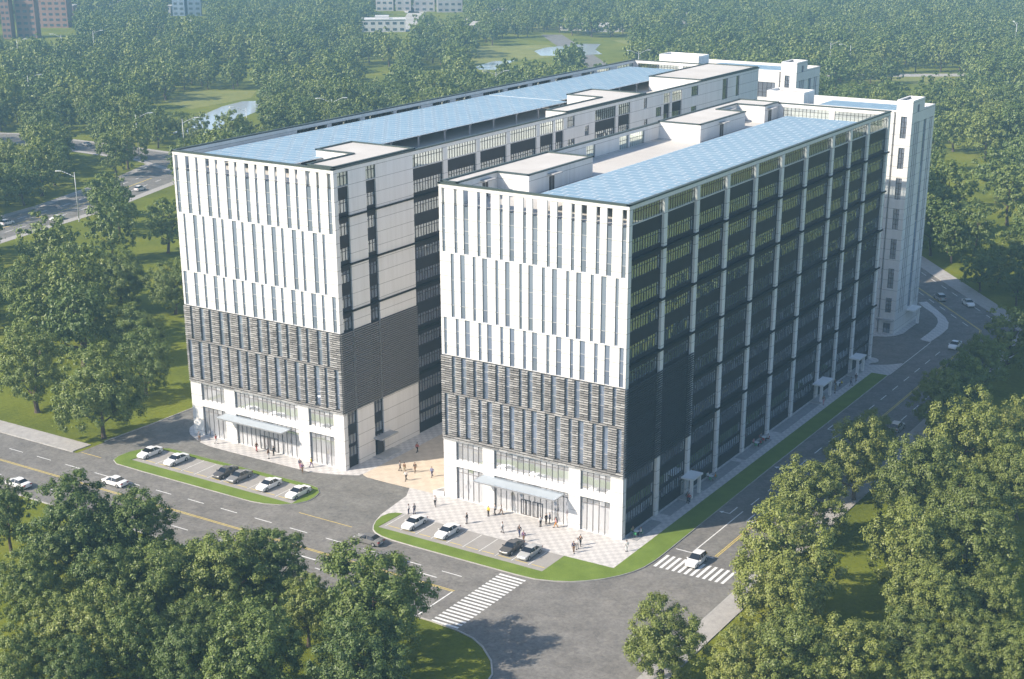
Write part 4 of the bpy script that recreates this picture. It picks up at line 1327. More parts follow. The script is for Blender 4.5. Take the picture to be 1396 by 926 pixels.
# the far wood: one object of many instanced trees that nobody could count
fp = [far_proto(31), far_proto(32), far_proto(33)]
src = []
for i, mb in enumerate(fp):
    d, x, y, s = far_list[i]
    o = mb.build('wood_tree', [M['leaf'], M['bark']])
    o.location = (x, y, 0)
    tag(o, ['rounded tree at the near edge of the far wood, %s of three' % w for w in ('leftmost', 'second', 'third')][i], 'tree', 'trees at the edge of the far wood')
    src.append(o)
pts = far_list[3:]
me = bpy.data.meshes.new('far_wood')
me.from_pydata([(x, y, 0) for d, x, y, s in pts], [], [])
for nm_, ty_ in (('size', 'FLOAT_VECTOR'), ('turn', 'FLOAT_VECTOR'), ('pick', 'INT')): me.attributes.new(nm_, ty_, 'POINT')
a1, a2, a3 = me.attributes['size'], me.attributes['turn'], me.attributes['pick']
for i, (d, x, y, s) in enumerate(pts):
    s2 = s*rg.uniform(0.85, 1.12)
    a1.data[i].vector = (s2, s2, s2*rg.uniform(0.85, 1.05)); a2.data[i].vector = (0, 0, rg.uniform(0, 6.28)); a3.data[i].value = rg.randrange(3)
fw = bpy.data.objects.new('far_wood', me); COL.objects.link(fw)
tag(fw, 'hazy wood of countless trees reaching to the horizon behind the blocks', 'wood', kind='stuff')
ng = bpy.data.node_groups.new('far_wood', 'GeometryNodeTree')
ng.interface.new_socket('Geometry', in_out='INPUT', socket_type='NodeSocketGeometry')
ng.interface.new_socket('Geometry', in_out='OUTPUT', socket_type='NodeSocketGeometry')
gi = ng.nodes.new('NodeGroupInput'); go = ng.nodes.new('NodeGroupOutput')
iop = ng.nodes.new('GeometryNodeInstanceOnPoints'); iop.inputs['Pick Instance'].default_value = True
jn = ng.nodes.new('GeometryNodeJoinGeometry')
for o in src:
    oi = ng.nodes.new('GeometryNodeObjectInfo'); oi.inputs['Object'].default_value = o; oi.inputs['As Instance'].default_value = True
    ng.links.new(oi.outputs['Geometry'], jn.inputs[0])
def attr(name, ty):
    n = ng.nodes.new('GeometryNodeInputNamedAttribute'); n.data_type = ty; n.inputs['Name'].default_value = name; return n.outputs['Attribute']
ng.links.new(gi.outputs[0], iop.inputs['Points'])
ng.links.new(jn.outputs[0], iop.inputs['Instance'])
ng.links.new(attr('pick', 'INT'), iop.inputs['Instance Index'])
ng.links.new(attr('turn', 'FLOAT_VECTOR'), iop.inputs['Rotation'])
ng.links.new(attr('size', 'FLOAT_VECTOR'), iop.inputs['Scale'])
ng.links.new(iop.outputs[0], go.inputs[0])
fw.modifiers.new('far_wood', 'NODES').node_group = ng

# ------------------------------------------------------------------ distant buildings
FM = dict(brick=m_noise('far_brick', [(0.3, (0.25, 0.165, 0.14)), (0.7, (0.30, 0.19, 0.16))], 0.2, 0.9), blue=mat('far_blue', (0.20, 0.26, 0.34), 0.5),
          grey=m_noise('far_grey', [(0.3, (0.34, 0.33, 0.34)), (0.7, (0.44, 0.43, 0.43))], 0.1, 0.9), white=m_noise('far_white', [(0.3, (0.50, 0.49, 0.48)), (0.7, (0.62, 0.61, 0.60))], 0.1, 0.9))
FM['roof'] = m_noise('far_roof', [(0.3, (0.30, 0.29, 0.28)), (0.7, (0.42, 0.40, 0.38))], 0.2, 0.9)
FM['red'] = mat('far_red_roof', (0.35, 0.12, 0.09), 0.9)
FM['win'] = mat('far_window', (0.06, 0.08, 0.10), 0.3, 0.5)
vx = Vector((rt.x, rt.y, 0)).normalized(); vy = Vector((d_.x, d_.y, 0)).normalized()
for i, (pa, pb, py, h, c, lab, sty) in enumerate(FAR):
    p = un((pa+pb)/2, py); wd = (pb-pa)*((p-Vector(CAM)).length/FOC)
    dep = max(8, min(22, wd*0.5))
    t = thing('tower_block' if sty == 'tower' else 'distant_building', lab, 'building', (p.x, p.y, 0), math.atan2(vx.y, vx.x)+rg.uniform(-.12, .12), 'distant buildings')
    OFF[t.name] = Vector((0, 0, 0))
    wl = MB(); wl.box(-wd/2, wd/2, 0, dep, 0, h); wl.build('wall', FM[c], t)
    rf = MB()
    tag(t)
    if h < 8 and wd < 22 and c != 'blue':
        rf.prism([(-wd/2-.4, -.4), (wd/2+.4, -.4), (wd/2+.4, dep+.4), (-wd/2-.4, dep+.4)], h, h+0.3)
        a = [(-wd/2-.4, -.4, h+.3), (wd/2+.4, -.4, h+.3), (wd/2+.4, dep+.4, h+.3), (-wd/2-.4, dep+.4, h+.3)]
        b = [(-wd/2+dep*.3, dep/2, h+2.6), (wd/2-dep*.3, dep/2, h+2.6)]
        rf.quad(a[0], a[1], b[1], b[0]); rf.quad(a[2], a[3], b[0], b[1]); rf.poly([a[1], a[2], b[1]]); rf.poly([a[3], a[0], b[0]])
        rf.build('roof', FM['red'] if c == 'brick' or 'red' in lab else FM['roof'], t)
    else:
        rf.box(-wd/2-.3, wd/2+.3, -.3, dep+.3, h, h+0.5); rf.box(-wd/5, wd/8, dep*.3, dep*.7, h+0.5, h+2.4)
        rf.build('roof', FM['white'] if c == 'white' else FM['roof'], t)
    nf = max(1, int(h/3.4))
    for fl in range(min(nf, 9)):
        z0 = fl*h/nf+1.0
        n = max(2, int(wd/4.2)); n = min(n, 10)
        for k in range(n):
            u = -wd/2+(k+0.5)*wd/n; ww = min(1.3, wd/n*0.3)
            wn = MB(); wn.box(u-ww, u+ww, -0.08, 0.02, z0, z0+1.6)
            wn.build('window', FM['win'], t)
# red brick gate lintel belongs to the red tower: a beam over the two piers
# ------------------------------------------------------------------ street lamps
LM = mat('lamp_post_paint', (0.55, 0.56, 0.57), 0.45, 0.5, 0.2); LH = mat('lamp_head_glass', (0.75, 0.75, 0.72), 0.3, 0.5)
def make_lamp(arms, h=16.5):
    t = thing('street_lamp', 'lamp', 'street lamp', (0, 0, 0))
    mb = MB(); mb.tube((0, 0, 0), (0, 0, 0.9), 0.17, 0.15, 10); mb.tube((0, 0, 0.9), (0, 0, h-0.6), 0.15, 0.09, 10); mb.tube((0, 0, 0), (0, 0, 0.08), 0.28, 0.28, 10)
    mb.build('pole', LM, t, True)
    for s in arms:
        a = MB(); pr = Vector((0, 0, h-2.2))
        for k in range(6):
            ang = (k+1)/6*1.45
            q = Vector((s*4.2*math.sin(ang)**1.3, 0, h-2.2+2.0*math.sin(ang)))
            a.tube(pr, q, 0.09, 0.08, 8); pr = q
        am = a.build('arm', LM, t, True)
        hd = MB(); x = pr.x
        hd.prism([(x-0.1*s, -.14), (x+1.5*s, -.32), (x+1.9*s, 0), (x+1.5*s, .32), (x-0.1*s, .14)], pr.z-0.10, pr.z+0.14)
        hd.build('lamp_head', LH, am)
    return t
L1, L2 = make_lamp((1,)), make_lamp((1, -1))
LAMPS = [
    ('s', 108, 302, 0.9, 'tall single arm lamp on the verge of the left road', 180),
    ('s', 190, 218, 1.0, 'lamp between two trees on the far kerb of the left cross road', 20),
    ('s', 43, 155, 1.0, 'lamp rising from trees at the left edge above the cross road', 20),
    ('s', 27, 96, 1.0, 'pale lamp below the red brick tower, left of two', 0),
    ('s', 87, 88, 1.0, 'pale lamp below the red brick tower, right of two', 180),
    ('s', 130, 82, 1.0, 'thin lamp in the wood right of the red brick building', 0),
    ('s', 263, 62, 1.0, 'lamp in the wood below the two glass towers', 180),
    ('d', 452, -133, 1.0, 'two armed lamp behind the left block roof near its middle', 10),
    ('d', 676, -96, 1.0, 'two armed lamp behind the left block roof near the stream', 10),
    ('s', 1133, -56, 1.0, 'pale lamp behind the rear wings, left of two', 0),
    ('s', 1160, -60, 1.0, 'pale lamp behind the rear wings, right of two', 180),
    ('d', 871, -68, 1.0, 'small two armed lamp above the far corner of the left block', 10),
    ('s', 1386, -38, 1.2, 'tall pale mast lamp at the right edge of the wood', 90),
    ('s', 248, -160, 1.0, 'lamp just left of the left block roof corner', 10),
    ('s', 335, -145, 1.0, 'lamp by the pond behind the left block', 190),
]
firsts = {}
for k, px, py, s, lab, rot in LAMPS:
    pr = L1 if k == 's' else L2
    o = pr if k not in firsts else copy_tree(pr)
    firsts[k] = 1
    p = un(px, py) if py > 0 else un(px, -py, 16.5)      # a hidden foot is placed from the visible top
    o.location = (p.x, p.y, 0); o.rotation_euler = (0, 0, R(rot)+math.atan2(vx.y, vx.x)); o.scale = (s, s, s)
    tag(o, lab, 'street lamp', 'street lamps along the far roads')

# ------------------------------------------------------------------ cars
CP = dict(white=mat('car_paint_white', (0.78, 0.78, 0.77), 0.25, 0.6), silver=mat('car_paint_silver', (0.48, 0.48, 0.47), 0.28, 0.6, 0.3), dark=mat('car_paint_dark', (0.10, 0.095, 0.09), 0.25, 0.6, 0.2), grey=mat('car_paint_grey', (0.25, 0.245, 0.24), 0.25, 0.6, 0.3))
CG = mat('car_glass', (0.012, 0.014, 0.018), 0.05, 0.7); CT = mat('tyre', (0.02, 0.02, 0.02), 0.85); CR = mat('wheel_rim', (0.45, 0.45, 0.46), 0.35, 0.5, 0.6)
CH = mat('headlight', (0.75, 0.76, 0.78), 0.15, 0.6); CL = mat('tail_light', (0.32, 0.02, 0.02), 0.25, 0.5); CB = mat('bumper_black', (0.03, 0.03, 0.03), 0.6); CPL = mat('number_plate', (0.55, 0.57, 0.62), 0.5)

def make_car(paint, kind, label):
    """+x is the front; lofted body, glazed cabin, wheels"""
    L = 4.75 if kind == 'sedan' else 4.35
    t = thing('parked_car', label, 'car', (0, 0, 0))
    # stations: x, half width, belt height, roof height, roof half width
    if kind == 'sedan':
        S = [(-2.37, .70, .72, .74, .62), (-2.30, .80, .92, .95, .70), (-1.55, .87, .98, 1.02, .74), (-0.95, .89, .96, 1.38, .62), (-0.2, .90, .95, 1.45, .63), (0.35, .90, .95, 1.42, .62), (1.05, .89, .93, .97, .74), (1.9, .85, .80, .83, .70), (2.28, .76, .66, .68, .62), (2.37, .62, .52, .54, .55)]
        WS, RW = (5, 6), (2, 3)
    else:
        S = [(-2.15, .74, .80, .84, .66), (-2.10, .82, 1.0, 1.04, .70), (-1.55, .88, 1.02, 1.56, .64), (-0.6, .90, 1.0, 1.66, .66), (0.2, .90, 1.0, 1.62, .65), (0.95, .89, .98, 1.03, .74), (1.7, .86, .90, .94, .72), (2.08, .77, .72, .75, .64), (2.17, .62, .55, .57, .55)]
        WS, RW = (4, 5), (1, 2)
    body, wind, rear, side = MB(), MB(), MB(), {1: MB(), -1: MB()}
    def ring(i):
        x, hw, zb, zr, rw = S[i]
        z0 = 0.24 if 0 < i < len(S)-1 else 0.34
        return [(x, -hw*0.94, z0), (x, -hw, (z0+zb)/2), (x, -hw*0.97, zb), (x, -rw, zr), (x, rw, zr), (x, hw*0.97, zb), (x, hw, (z0+zb)/2), (x, hw*0.94, z0)]
    for i in range(len(S)-1):
        a, b = ring(i), ring(i+1)
        cab = S[i][3]-S[i][2] > 0.2 or S[i+1][3]-S[i+1][2] > 0.2
        for k in range(7):
            f = (a[k], a[k+1], b[k+1], b[k])
            tgt = body
            if k == 3 and (i, i+1) == WS: tgt = wind
            elif k == 3 and (i, i+1) == RW: tgt = rear
            elif k in (2, 4) and cab: tgt = side[-1 if k == 2 else 1]
            tgt.quad(*f)
        body.quad(a[7], a[0], b[0], b[7], 1)
    a, b = ring(0), ring(len(S)-1)
    body.poly(a[::-1]); body.poly(b)
    me = body.build('body', [paint, CB], t)
    wb = bmesh.new(); wb.from_mesh(me.data); bmesh.ops.remove_doubles(wb, verts=wb.verts, dist=0.001); bmesh.ops.recalc_face_normals(wb, faces=wb.faces)
    for f in wb.faces: f.smooth = True
    wb.to_mesh(me.data); wb.free()
    me.data.set_sharp_from_angle(angle=R(38))
    wind.build('windscreen', CG, t); rear.build('rear_window', CG, t)
    for s in (1, -1):
        sw = side[s].build('side_window', CG, t)
        pl = MB()
        for px_ in ((-0.25,) if kind == 'sedan' else (-0.6, 0.15)):
            pl.tube((px_, s*0.885, 0.97), (px_+0.02, s*0.65, 1.42 if kind == 'sedan' else 1.6), 0.035, 0.03, 6)
        pl.build('door_pillar', paint, sw)
    for x in (1.42, -1.42) if kind == 'sedan' else (1.3, -1.35):
        for s in (1, -1):
            w_ = MB(); w_.tube((x, s*0.66, 0.325), (x, s*0.91, 0.325), 0.325, 0.325, 18)
            wo = w_.build('wheel', CT, t)
            r2 = MB(); r2.tube((x, s*0.905, 0.325), (x, s*0.925, 0.325), 0.21, 0.2, 14); r2.build('rim', CR, wo)
    fx, bx = S[-2][0], S[0][0]
    for s in (1, -1):
        m_ = MB(); m_.prism([(fx-0.26, s*0.72), (fx+0.02, s*0.69), (fx+0.06, s*0.42), (fx-0.10, s*0.42)], 0.55, 0.70); m_.build('headlight', CH, t)
        m_ = MB(); m_.box(bx-0.02, bx+0.16, min(s*.42, s*.8), max(s*.42, s*.8), 0.68, 0.86); m_.build('tail_light', CL, t)
        m_ = MB(); m_.prism([(0.75, s*0.90), (0.95, s*0.90), (0.92, s*1.08), (0.78, s*1.08)], 0.93, 1.07); m_.build('mirror', paint, t)
    m_ = MB(); m_.box(bx-0.03, bx+0.02, -.26, .26, 0.50, 0.62); m_.build('number_plate', CPL, t)
    return t

CARS = [  # x, y, heading in degrees, z, paint, kind, label
    (-84.5, -12.1, -90, 0.06, 'white', 'sedan', 'white parked car at the far left end of the left bay'),
    (-78.3, -12.1, -90, 0.06, 'white', 'sedan', 'second white parked car from the left in the left bay'),
    (-67.4, -12.0, -90, 0.06, 'dark', 'sedan', 'dark grey parked car in the middle of the left bay'),
    (-64.2, -12.1, -90, 0.06, 'grey', 'sedan', 'brownish grey car parked close beside the dark one, left bay'),
    (-57.8, -12.2, -90, 0.06, 'white', 'sedan', 'white car between the grey car and the bay end, left bay'),
    (-51.7, -12.2, -90, 0.06, 'white', 'sedan', 'white car at the rounded right end of the left bay'),
    (-29.0, -12.1, -90, 0.11, 'white', 'sedan', 'leftmost white car in the bay of the right block'),
    (-22.9, -12.1, -90, 0.11, 'white', 'sedan', 'white car second from left in the bay of the right block'),
    (-11.8, -11.7, -90, 0.11, 'dark', 'sedan', 'dark car parked beside a silver one by the right block'),
    (-8.7, -11.8, -90, 0.11, 'silver', 'sedan', 'silver grey car at the right end of the right bay'),
    (-92.5, -33.2, 180, 0.01, 'white', 'sedan', 'white car driving at the left edge on the front road'),
    (-79.9, -24.4, 180, 0.01, 'white', 'sedan', 'white car driving below the left parking bay'),
    (-31.2, -20.4, 180, 0.01, 'grey', 'sedan', 'brown grey car driving past the tip of the right turf strip'),
    (-25.2, -24.2, 180, 0.01, 'grey', 'sedan', 'grey car half hidden by a tree on the front road'),
    (12.7, -1.2, -90, 0.01, 'white', 'suv', 'white car standing on the crosswalk of the side road'),
    (18.6, 67.6, 90, 0.01, 'silver', 'suv', 'silver car half hidden by trees along the side road'),
    (12.3, 122.5, -90, 0.01, 'white', 'sedan', 'white car behind the shaded tree near the back corner'),
    (-2.2, 158.6, 127, 0.01, 'silver', 'suv', 'silver car on the back road near the yellow line'),
    (4.9, 157.2, -53, 0.01, 'white', 'sedan', 'white car in the outer lane of the back road'),
    (-254.0, 97.9, 95, 0.06, 'white', 'suv', 'white car at the left edge on the far left road'),
    (-247.0, 110.0, -85, 0.06, 'white', 'sedan', 'white car beside the tall lamp on the far left road'),
    (-259.5, 154.8, 100, 0.06, 'white', 'suv', 'white van like car on the left road near the block'),
    (-341.0, 206.5, 170, 0.12, 'silver', 'sedan', 'silver car behind trees on the left cross road'),
    (-372.0, 208.0, -15, 0.12, 'white', 'sedan', 'white car at the left edge of the cross road'),
]
cproto = {}
for x, y, h, z, pc, kd, lab in CARS:
    key = (pc, kd)
    if key in cproto: o = copy_tree(cproto[key])
    else: o = cproto[key] = make_car(CP[pc], kd, lab)
    parked = 'bay' in lab or 'parked' in lab
    o.name = 'parked_car' if parked else 'moving_car'
    o.location = (x, y, z); o.rotation_euler = (0, 0, R(h))
    tag(o, lab, 'car', 'cars in the parking bays' if parked else 'cars on the roads')

# ------------------------------------------------------------------ people
SK = mat('skin', (0.42, 0.26, 0.19), 0.6); HR = mat('hair', (0.02, 0.016, 0.013), 0.7); SH = mat('shoe_leather', (0.03, 0.026, 0.024), 0.6)
CLOTH = {k: mat('cloth_'+k, c, 0.9, 0.1) for k, c in dict(white=(0.72, 0.71, 0.69), black=(0.02, 0.02, 0.022), navy=(0.03, 0.04, 0.10), red=(0.42, 0.05, 0.05), yellow=(0.75, 0.58, 0.05), grey=(0.25, 0.25, 0.26), blue=(0.10, 0.18, 0.40), brown=(0.20, 0.12, 0.07), pink=(0.58, 0.30, 0.32), khaki=(0.36, 0.30, 0.20), green=(0.08, 0.25, 0.12), purple=(0.14, 0.06, 0.20), orange=(0.60, 0.26, 0.04)).items()}

def skin_mesh(verts, edges, rads, root=0, sub=1):
    me = bpy.data.meshes.new('figure_skeleton')
    me.from_pydata(verts, edges, [])
    o = bpy.data.objects.new('figure_skeleton', me); COL.objects.link(o)
    m = o.modifiers.new('skin', 'SKIN'); m.use_smooth_shade = True
    sv_ = me.skin_vertices
    if not sv_:
        bpy.context.view_layer.objects.active = o
        sv_ = me.skin_vertices
    for i, r in enumerate(rads):
        r = r if isinstance(r, tuple) else (r, r)
        sv_[0].data[i].radius = r
        sv_[0].data[i].use_root = (i == root)
    s = o.modifiers.new('sub', 'SUBSURF'); s.levels = sub; s.render_levels = sub
    bpy.context.view_layer.update()
    dg = bpy.context.evaluated_depsgraph_get()
    out = bpy.data.meshes.new_from_object(o.evaluated_get(dg))
    bpy.data.objects.remove(o); bpy.data.meshes.remove(me)
    return out

POSES = {  # joint positions for a 1.72 m figure facing +x
    'stand': dict(hipL=(0, .09, .90), hipR=(0, -.09, .90), kneeL=(.03, .10, .48), kneeR=(.02, -.10, .48), ankL=(-.01, .11, .08), ankR=(-.01, -.11, .08), elL=(-.03, .25, 1.12), elR=(-.03, -.25, 1.12), wrL=(.06, .25, .88), wrR=(.06, -.25, .88), lean=0),
    'walk': dict(hipL=(0, .09, .90), hipR=(0, -.09, .90), kneeL=(.20, .10, .50), kneeR=(-.03, -.10, .48), ankL=(.30, .10, .09), ankR=(-.33, -.10, .13), elL=(-.16, .24, 1.14), elR=(.08, -.24, 1.13), wrL=(-.14, .25, .90), wrR=(.27, -.23, .97), lean=.04),
    'stroll': dict(hipL=(0, .09, .90), hipR=(0, -.09, .90), kneeL=(-.01, .10, .48), kneeR=(.16, -.10, .50), ankL=(-.20, .10, .11), ankR=(.18, -.10, .08), elL=(.06, .24, 1.13), elR=(-.12, -.24, 1.13), wrL=(.20, .22, .95), wrR=(-.08, -.26, .89), lean=.02),
    'talk': dict(hipL=(0, .10, .90), hipR=(0, -.10, .90), kneeL=(.02, .13, .48), kneeR=(.03, -.12, .48), ankL=(-.01, .16, .08), ankR=(.02, -.14, .08), elL=(.02, .25, 1.13), elR=(-.02, -.25, 1.12), wrL=(.24, .16, 1.10), wrR=(.07, -.25, .88), lean=0),
    'sit': dict(hipL=(0, .10, .50), hipR=(0, -.10, .50), kneeL=(.43, .12, .50), kneeR=(.43, -.12, .50), ankL=(.42, .12, .08), ankR=(.45, -.12, .08), elL=(.02, .25, .72), elR=(.02, -.25, .72), wrL=(.27, .15, .66), wrR=(.27, -.15, .66), lean=.03),
}
PM = {}
def pose_meshes(pose):
    J = {k: Vector(v) for k, v in POSES[pose].items() if k != 'lean'}
    ln = POSES[pose]['lean']
    hz = (J['hipL'].z)
    pel = Vector((0, 0, hz+0.04)); wst = Vector((ln*.4, 0, hz+.20)); chest = Vector((ln*.8, 0, hz+.40)); nb = Vector((ln, 0, hz+.56)); neck = Vector((ln+.015, 0, hz+.63)); hd = Vector((ln+.03, 0, hz+.74)); crown = Vector((ln+.02, 0, hz+.82))
    shL, shR = Vector((ln, .18, hz+.52)), Vector((ln, -.18, hz+.52))
    V, E, Rr = [], [], []
    def add(p, r, par=None):
        V.append(tuple(p)); Rr.append(r)
        if par is not None: E.append((par, len(V)-1))
        return len(V)-1
    p0 = add(pel, (.14, .105)); w0 = add(wst, (.125, .095), p0); c0 = add(chest, (.155, .11), w0); n0 = add(nb, (.075, .07), c0)
    k0 = add(neck, .052, n0); h0 = add(hd, (.078, .092), k0); add(crown, (.06, .07), h0)
    add(hd+Vector((.105, 0, -.005)), .016, h0)                      # nose
    for s in (1, -1): add(hd+Vector((0, s*.088, 0)), .016, h0)      # ears
    legs, arms = [], []
    for s, S_ in ((1, 'L'), (-1, 'R')):
        h = add(J['hip'+S_], .088, p0); k = add(J['knee'+S_], .058, h); a = add(J['ank'+S_], .040, k)
        f = add(J['ank'+S_]+Vector((.08, 0, -.045)), .036, a); add(J['ank'+S_]+Vector((.17, s*.01, -.055)), .028, f)
        sh = add(shL if s > 0 else shR, .062, c0); e = add(J['el'+S_], .042, sh); w_ = add(J['wr'+S_], .029, e)
        dv = (J['wr'+S_]-J['el'+S_]).normalized()
        palm = add(J['wr'+S_]+dv*.06, (.034, .02), w_)
        sd_ = Vector((1, 0, 0)) if abs(dv.x) < 0.7 else Vector((0, 0, 1))
        for q, ln_ in ((-.027, .062), (-.009, .075), (.009, .07), (.026, .055)):
            a1_ = add(J['wr'+S_]+dv*(.09)+sd_*q, .009, palm); add(J['wr'+S_]+dv*(.09+ln_)+sd_*q+Vector((.008, -s*.015, 0)), .007, a1_)
        th = add(J['wr'+S_]+dv*.045+sd_*.038, .010, palm); add(J['wr'+S_]+dv*.085+sd_*.058, .008, th)
    body = skin_mesh(V, E, Rr)
    # jacket or shirt
    V, E, Rr = [], [], []
    p0 = add(pel+Vector((0, 0, -.02)), (.160, .125)); w0 = add(wst, (.142, .112), p0); c0 = add(chest, (.172, .127), w0); add(nb+Vector((0, 0, -.015)), (.085, .08), c0)
    for s, S_ in ((1, 'L'), (-1, 'R')):
        sh = add(shL if s > 0 else shR, .078, c0); e = add(J['el'+S_], .056, sh); add(J['wr'+S_].lerp(J['el'+S_], .12), .040, e)
    shirt = skin_mesh(V, E, Rr)
    V, E, Rr = [], [], []
    p0 = add(pel+Vector((0, 0, .03)), (.152, .118))
    for s, S_ in ((1, 'L'), (-1, 'R')):
        h = add(J['hip'+S_], .102, p0); k = add(J['knee'+S_], .072, h); add(J['ank'+S_].lerp(J['knee'+S_], .10), .056, k)
    trs = skin_mesh(V, E, Rr)
    hb = bmesh.new(); bmesh.ops.create_icosphere(hb, subdivisions=2, radius=1)
    for v in list(hb.verts):
        v.co = Vector((v.co.x*.108, v.co.y*.094, v.co.z*.105)) + Vector((ln+.008, 0, hz+.78))
    bmesh.ops.delete(hb, geom=[v for v in hb.verts if v.co.z < hz+.70 or (v.co.x > ln+.07 and v.co.z < hz+.80)], context='VERTS')
    hair = bpy.data.meshes.new('hair'); hb.to_mesh(hair); hb.free()
    sb = MB()
    for S_ in 'LR':
        a = J['ank'+S_]; sb.prism([(a.x-.09, a.y-.045), (a.x+.12, a.y-.05), (a.x+.20, a.y), (a.x+.12, a.y+.05), (a.x-.09, a.y+.045)], a.z-.08, a.z+.01)
    return body, shirt, trs, hair, sb
CNT = 0
def person(x, y, z, pose, face, shirt, trs, label, bag=None, scale=1.0):
    if pose not in PM:
        b, s, t_, h, sb = pose_meshes(pose)
        shoe = bpy.data.meshes.new('shoes'); shoe.from_pydata(sb.v, [], sb.f)
        for m_, k in ((b, SK), (s, None), (t_, None), (h, HR), (shoe, SH)):
            m_.materials.clear(); m_.materials.append(k)
            if k in (SK, HR): m_.polygons.foreach_set('use_smooth', [True]*len(m_.polygons))
        PM[pose] = (b, s, t_, h, shoe)
    b, s, t_, h, shoe = PM[pose]
    o = bpy.data.objects.new('person', b); COL.objects.link(o)
    o.location = (x, y, z); o.rotation_euler = (0, 0, R(face)); o.scale = (scale,)*3
    tag(o, label, 'person', 'people around the blocks')
    for nm, me, m_ in (('shirt', s, CLOTH[shirt]), ('trousers', t_, CLOTH[trs]), ('hair', h, None), ('shoes', shoe, None)):
        c = bpy.data.objects.new(nm, me); COL.objects.link(c); c.parent = o
        if m_:
            c.material_slots[0].link = 'OBJECT'; c.material_slots[0].material = m_
    return o
PZ = 0.105
FOLK = [  # foot pixel, pose, facing, shirt, trousers, label
    (557.2, 701, 'stand', 200, 'white', 'navy', 'person in white and navy, left of a pair by the turf tip'),
    (565.0, 701, 'talk', 160, 'grey', 'navy', 'person in grey, right of a pair by the turf tip'),
    (593.3, 690, 'walk', -60, 'white', 'black', 'person in white walking near the right block front left corner'),
    (636.6, 714, 'talk', 190, 'black', 'grey', 'person in black holding something out, beside the right bay'),
    (666.0, 703.8, 'stand', -100, 'yellow', 'black', 'person in yellow top before the left pier of the right canopy'),
    (675.0, 702, 'stroll', 180, 'white', 'black', 'person in white behind the one in yellow'),
    (683.0, 701.5, 'walk', 0, 'white', 'brown', 'person in white and brown under the right canopy, left side'),
    (684.8, 726.4, 'stroll', 20, 'white', 'grey', 'lone person in white midway between bay and right entrance'),
    (708.2, 731, 'walk', -80, 'black', 'navy', 'person in black, upper of a pair near the dark parked car'),
    (714.0, 738.6, 'walk', -80, 'purple', 'brown', 'person in purple, lower of a pair near the dark parked car'),
    (737.0, 718.1, 'stand', 160, 'white', 'black', 'person in white and black by the right entrance doors'),
    (744.5, 714.5, 'stand', -20, 'black', 'black', 'person all in black, left of two at the right entrance'),
    (749.5, 714.0, 'talk', 200, 'navy', 'black', 'person in navy, right of two at the right entrance'),
    (758.0, 719.6, 'walk', 200, 'pink', 'orange', 'person in pink and orange by the right pier of the canopy'),
    (782.1, 753.6, 'walk', -70, 'navy', 'brown', 'person in navy walking towards the turf corner, left of three'),
    (787.0, 748.8, 'stroll', -70, 'white', 'grey', 'person in white and grey, middle of three near the turf corner'),
    (791.2, 743.9, 'walk', 100, 'black', 'black', 'person in black, rearmost of three near the turf corner'),
    (854.3, 752, 'stand', 140, 'white', 'white', 'person in white by the front right corner of the right block'),
    (545.3, 642, 'stroll', 40, 'grey', 'black', 'person in grey at the left of the beige plaza'),
    (551.5, 644.2, 'stand', 90, 'brown', 'khaki', 'person in brown behind a white shirt on the beige plaza'),
    (553.8, 655.2, 'walk', -90, 'white', 'black', 'person in white shirt, nearest on the beige plaza'),
    (566.0, 643.9, 'walk', -80, 'black', 'brown', 'person in black, middle of the beige plaza'),
    (589.1, 649.8, 'walk', -85, 'blue', 'navy', 'person in blue, right side of the beige plaza'),
    (568.8, 616.8, 'walk', 90, 'red', 'black', 'person in red in the shade between the blocks'),
    (366.2, 625.4, 'stand', 0, 'brown', 'white', 'person in brown and white before the left entrance, left of two'),
    (373.2, 621.0, 'stand', 180, 'black', 'black', 'person in black before the left entrance, right of two'),
    (409.4, 639.4, 'walk', -60, 'navy', 'pink', 'person in navy, rear of two on the left paving'),
    (412.6, 644.3, 'walk', -60, 'purple', 'brown', 'person in purple, front of two on the left paving'),
    (424.5, 637.2, 'walk', 10, 'yellow', 'purple', 'person in bright yellow before the left block'),
    (272.1, 601.4, 'stand', -60, 'grey', 'brown', 'person in grey and brown at the left corner of the left block'),
    (295.0, 605.0, 'walk', 170, 'red', 'white', 'person in red top before the left windows of the left block'),
    (350.0, 615.6, 'stroll', 0, 'brown', 'red', 'person in brown and red by the left entrance, far left'),
    (937.0, 684.5, 'walk', -100, 'black', 'black', 'person in black under the first side porch, left of two'),
    (939.5, 685.8, 'walk', -100, 'red', 'navy', 'person in red under the first side porch, right of two'),
    (1122.7, 551.6, 'walk', -90, 'brown', 'pink', 'person walking below the second side porch'),
    (1159.9, 526, 'stroll', 60, 'grey', 'navy', 'person in grey on the shaded pavement near the third porch'),
    (1166.8, 520.5, 'walk', -110, 'black', 'brown', 'person in black and brown near the third porch'),
    (1138.3, 536, 'stand', 200, 'khaki', 'brown', 'person in khaki between the second and third porch'),
]
for px, py, pose, face, sh, tr_, lab in FOLK:
    p = un(px, py, PZ)
    person(p.x, p.y, PZ-0.0, pose, face, sh, tr_, lab, scale=rg.uniform(0.97, 1.06))

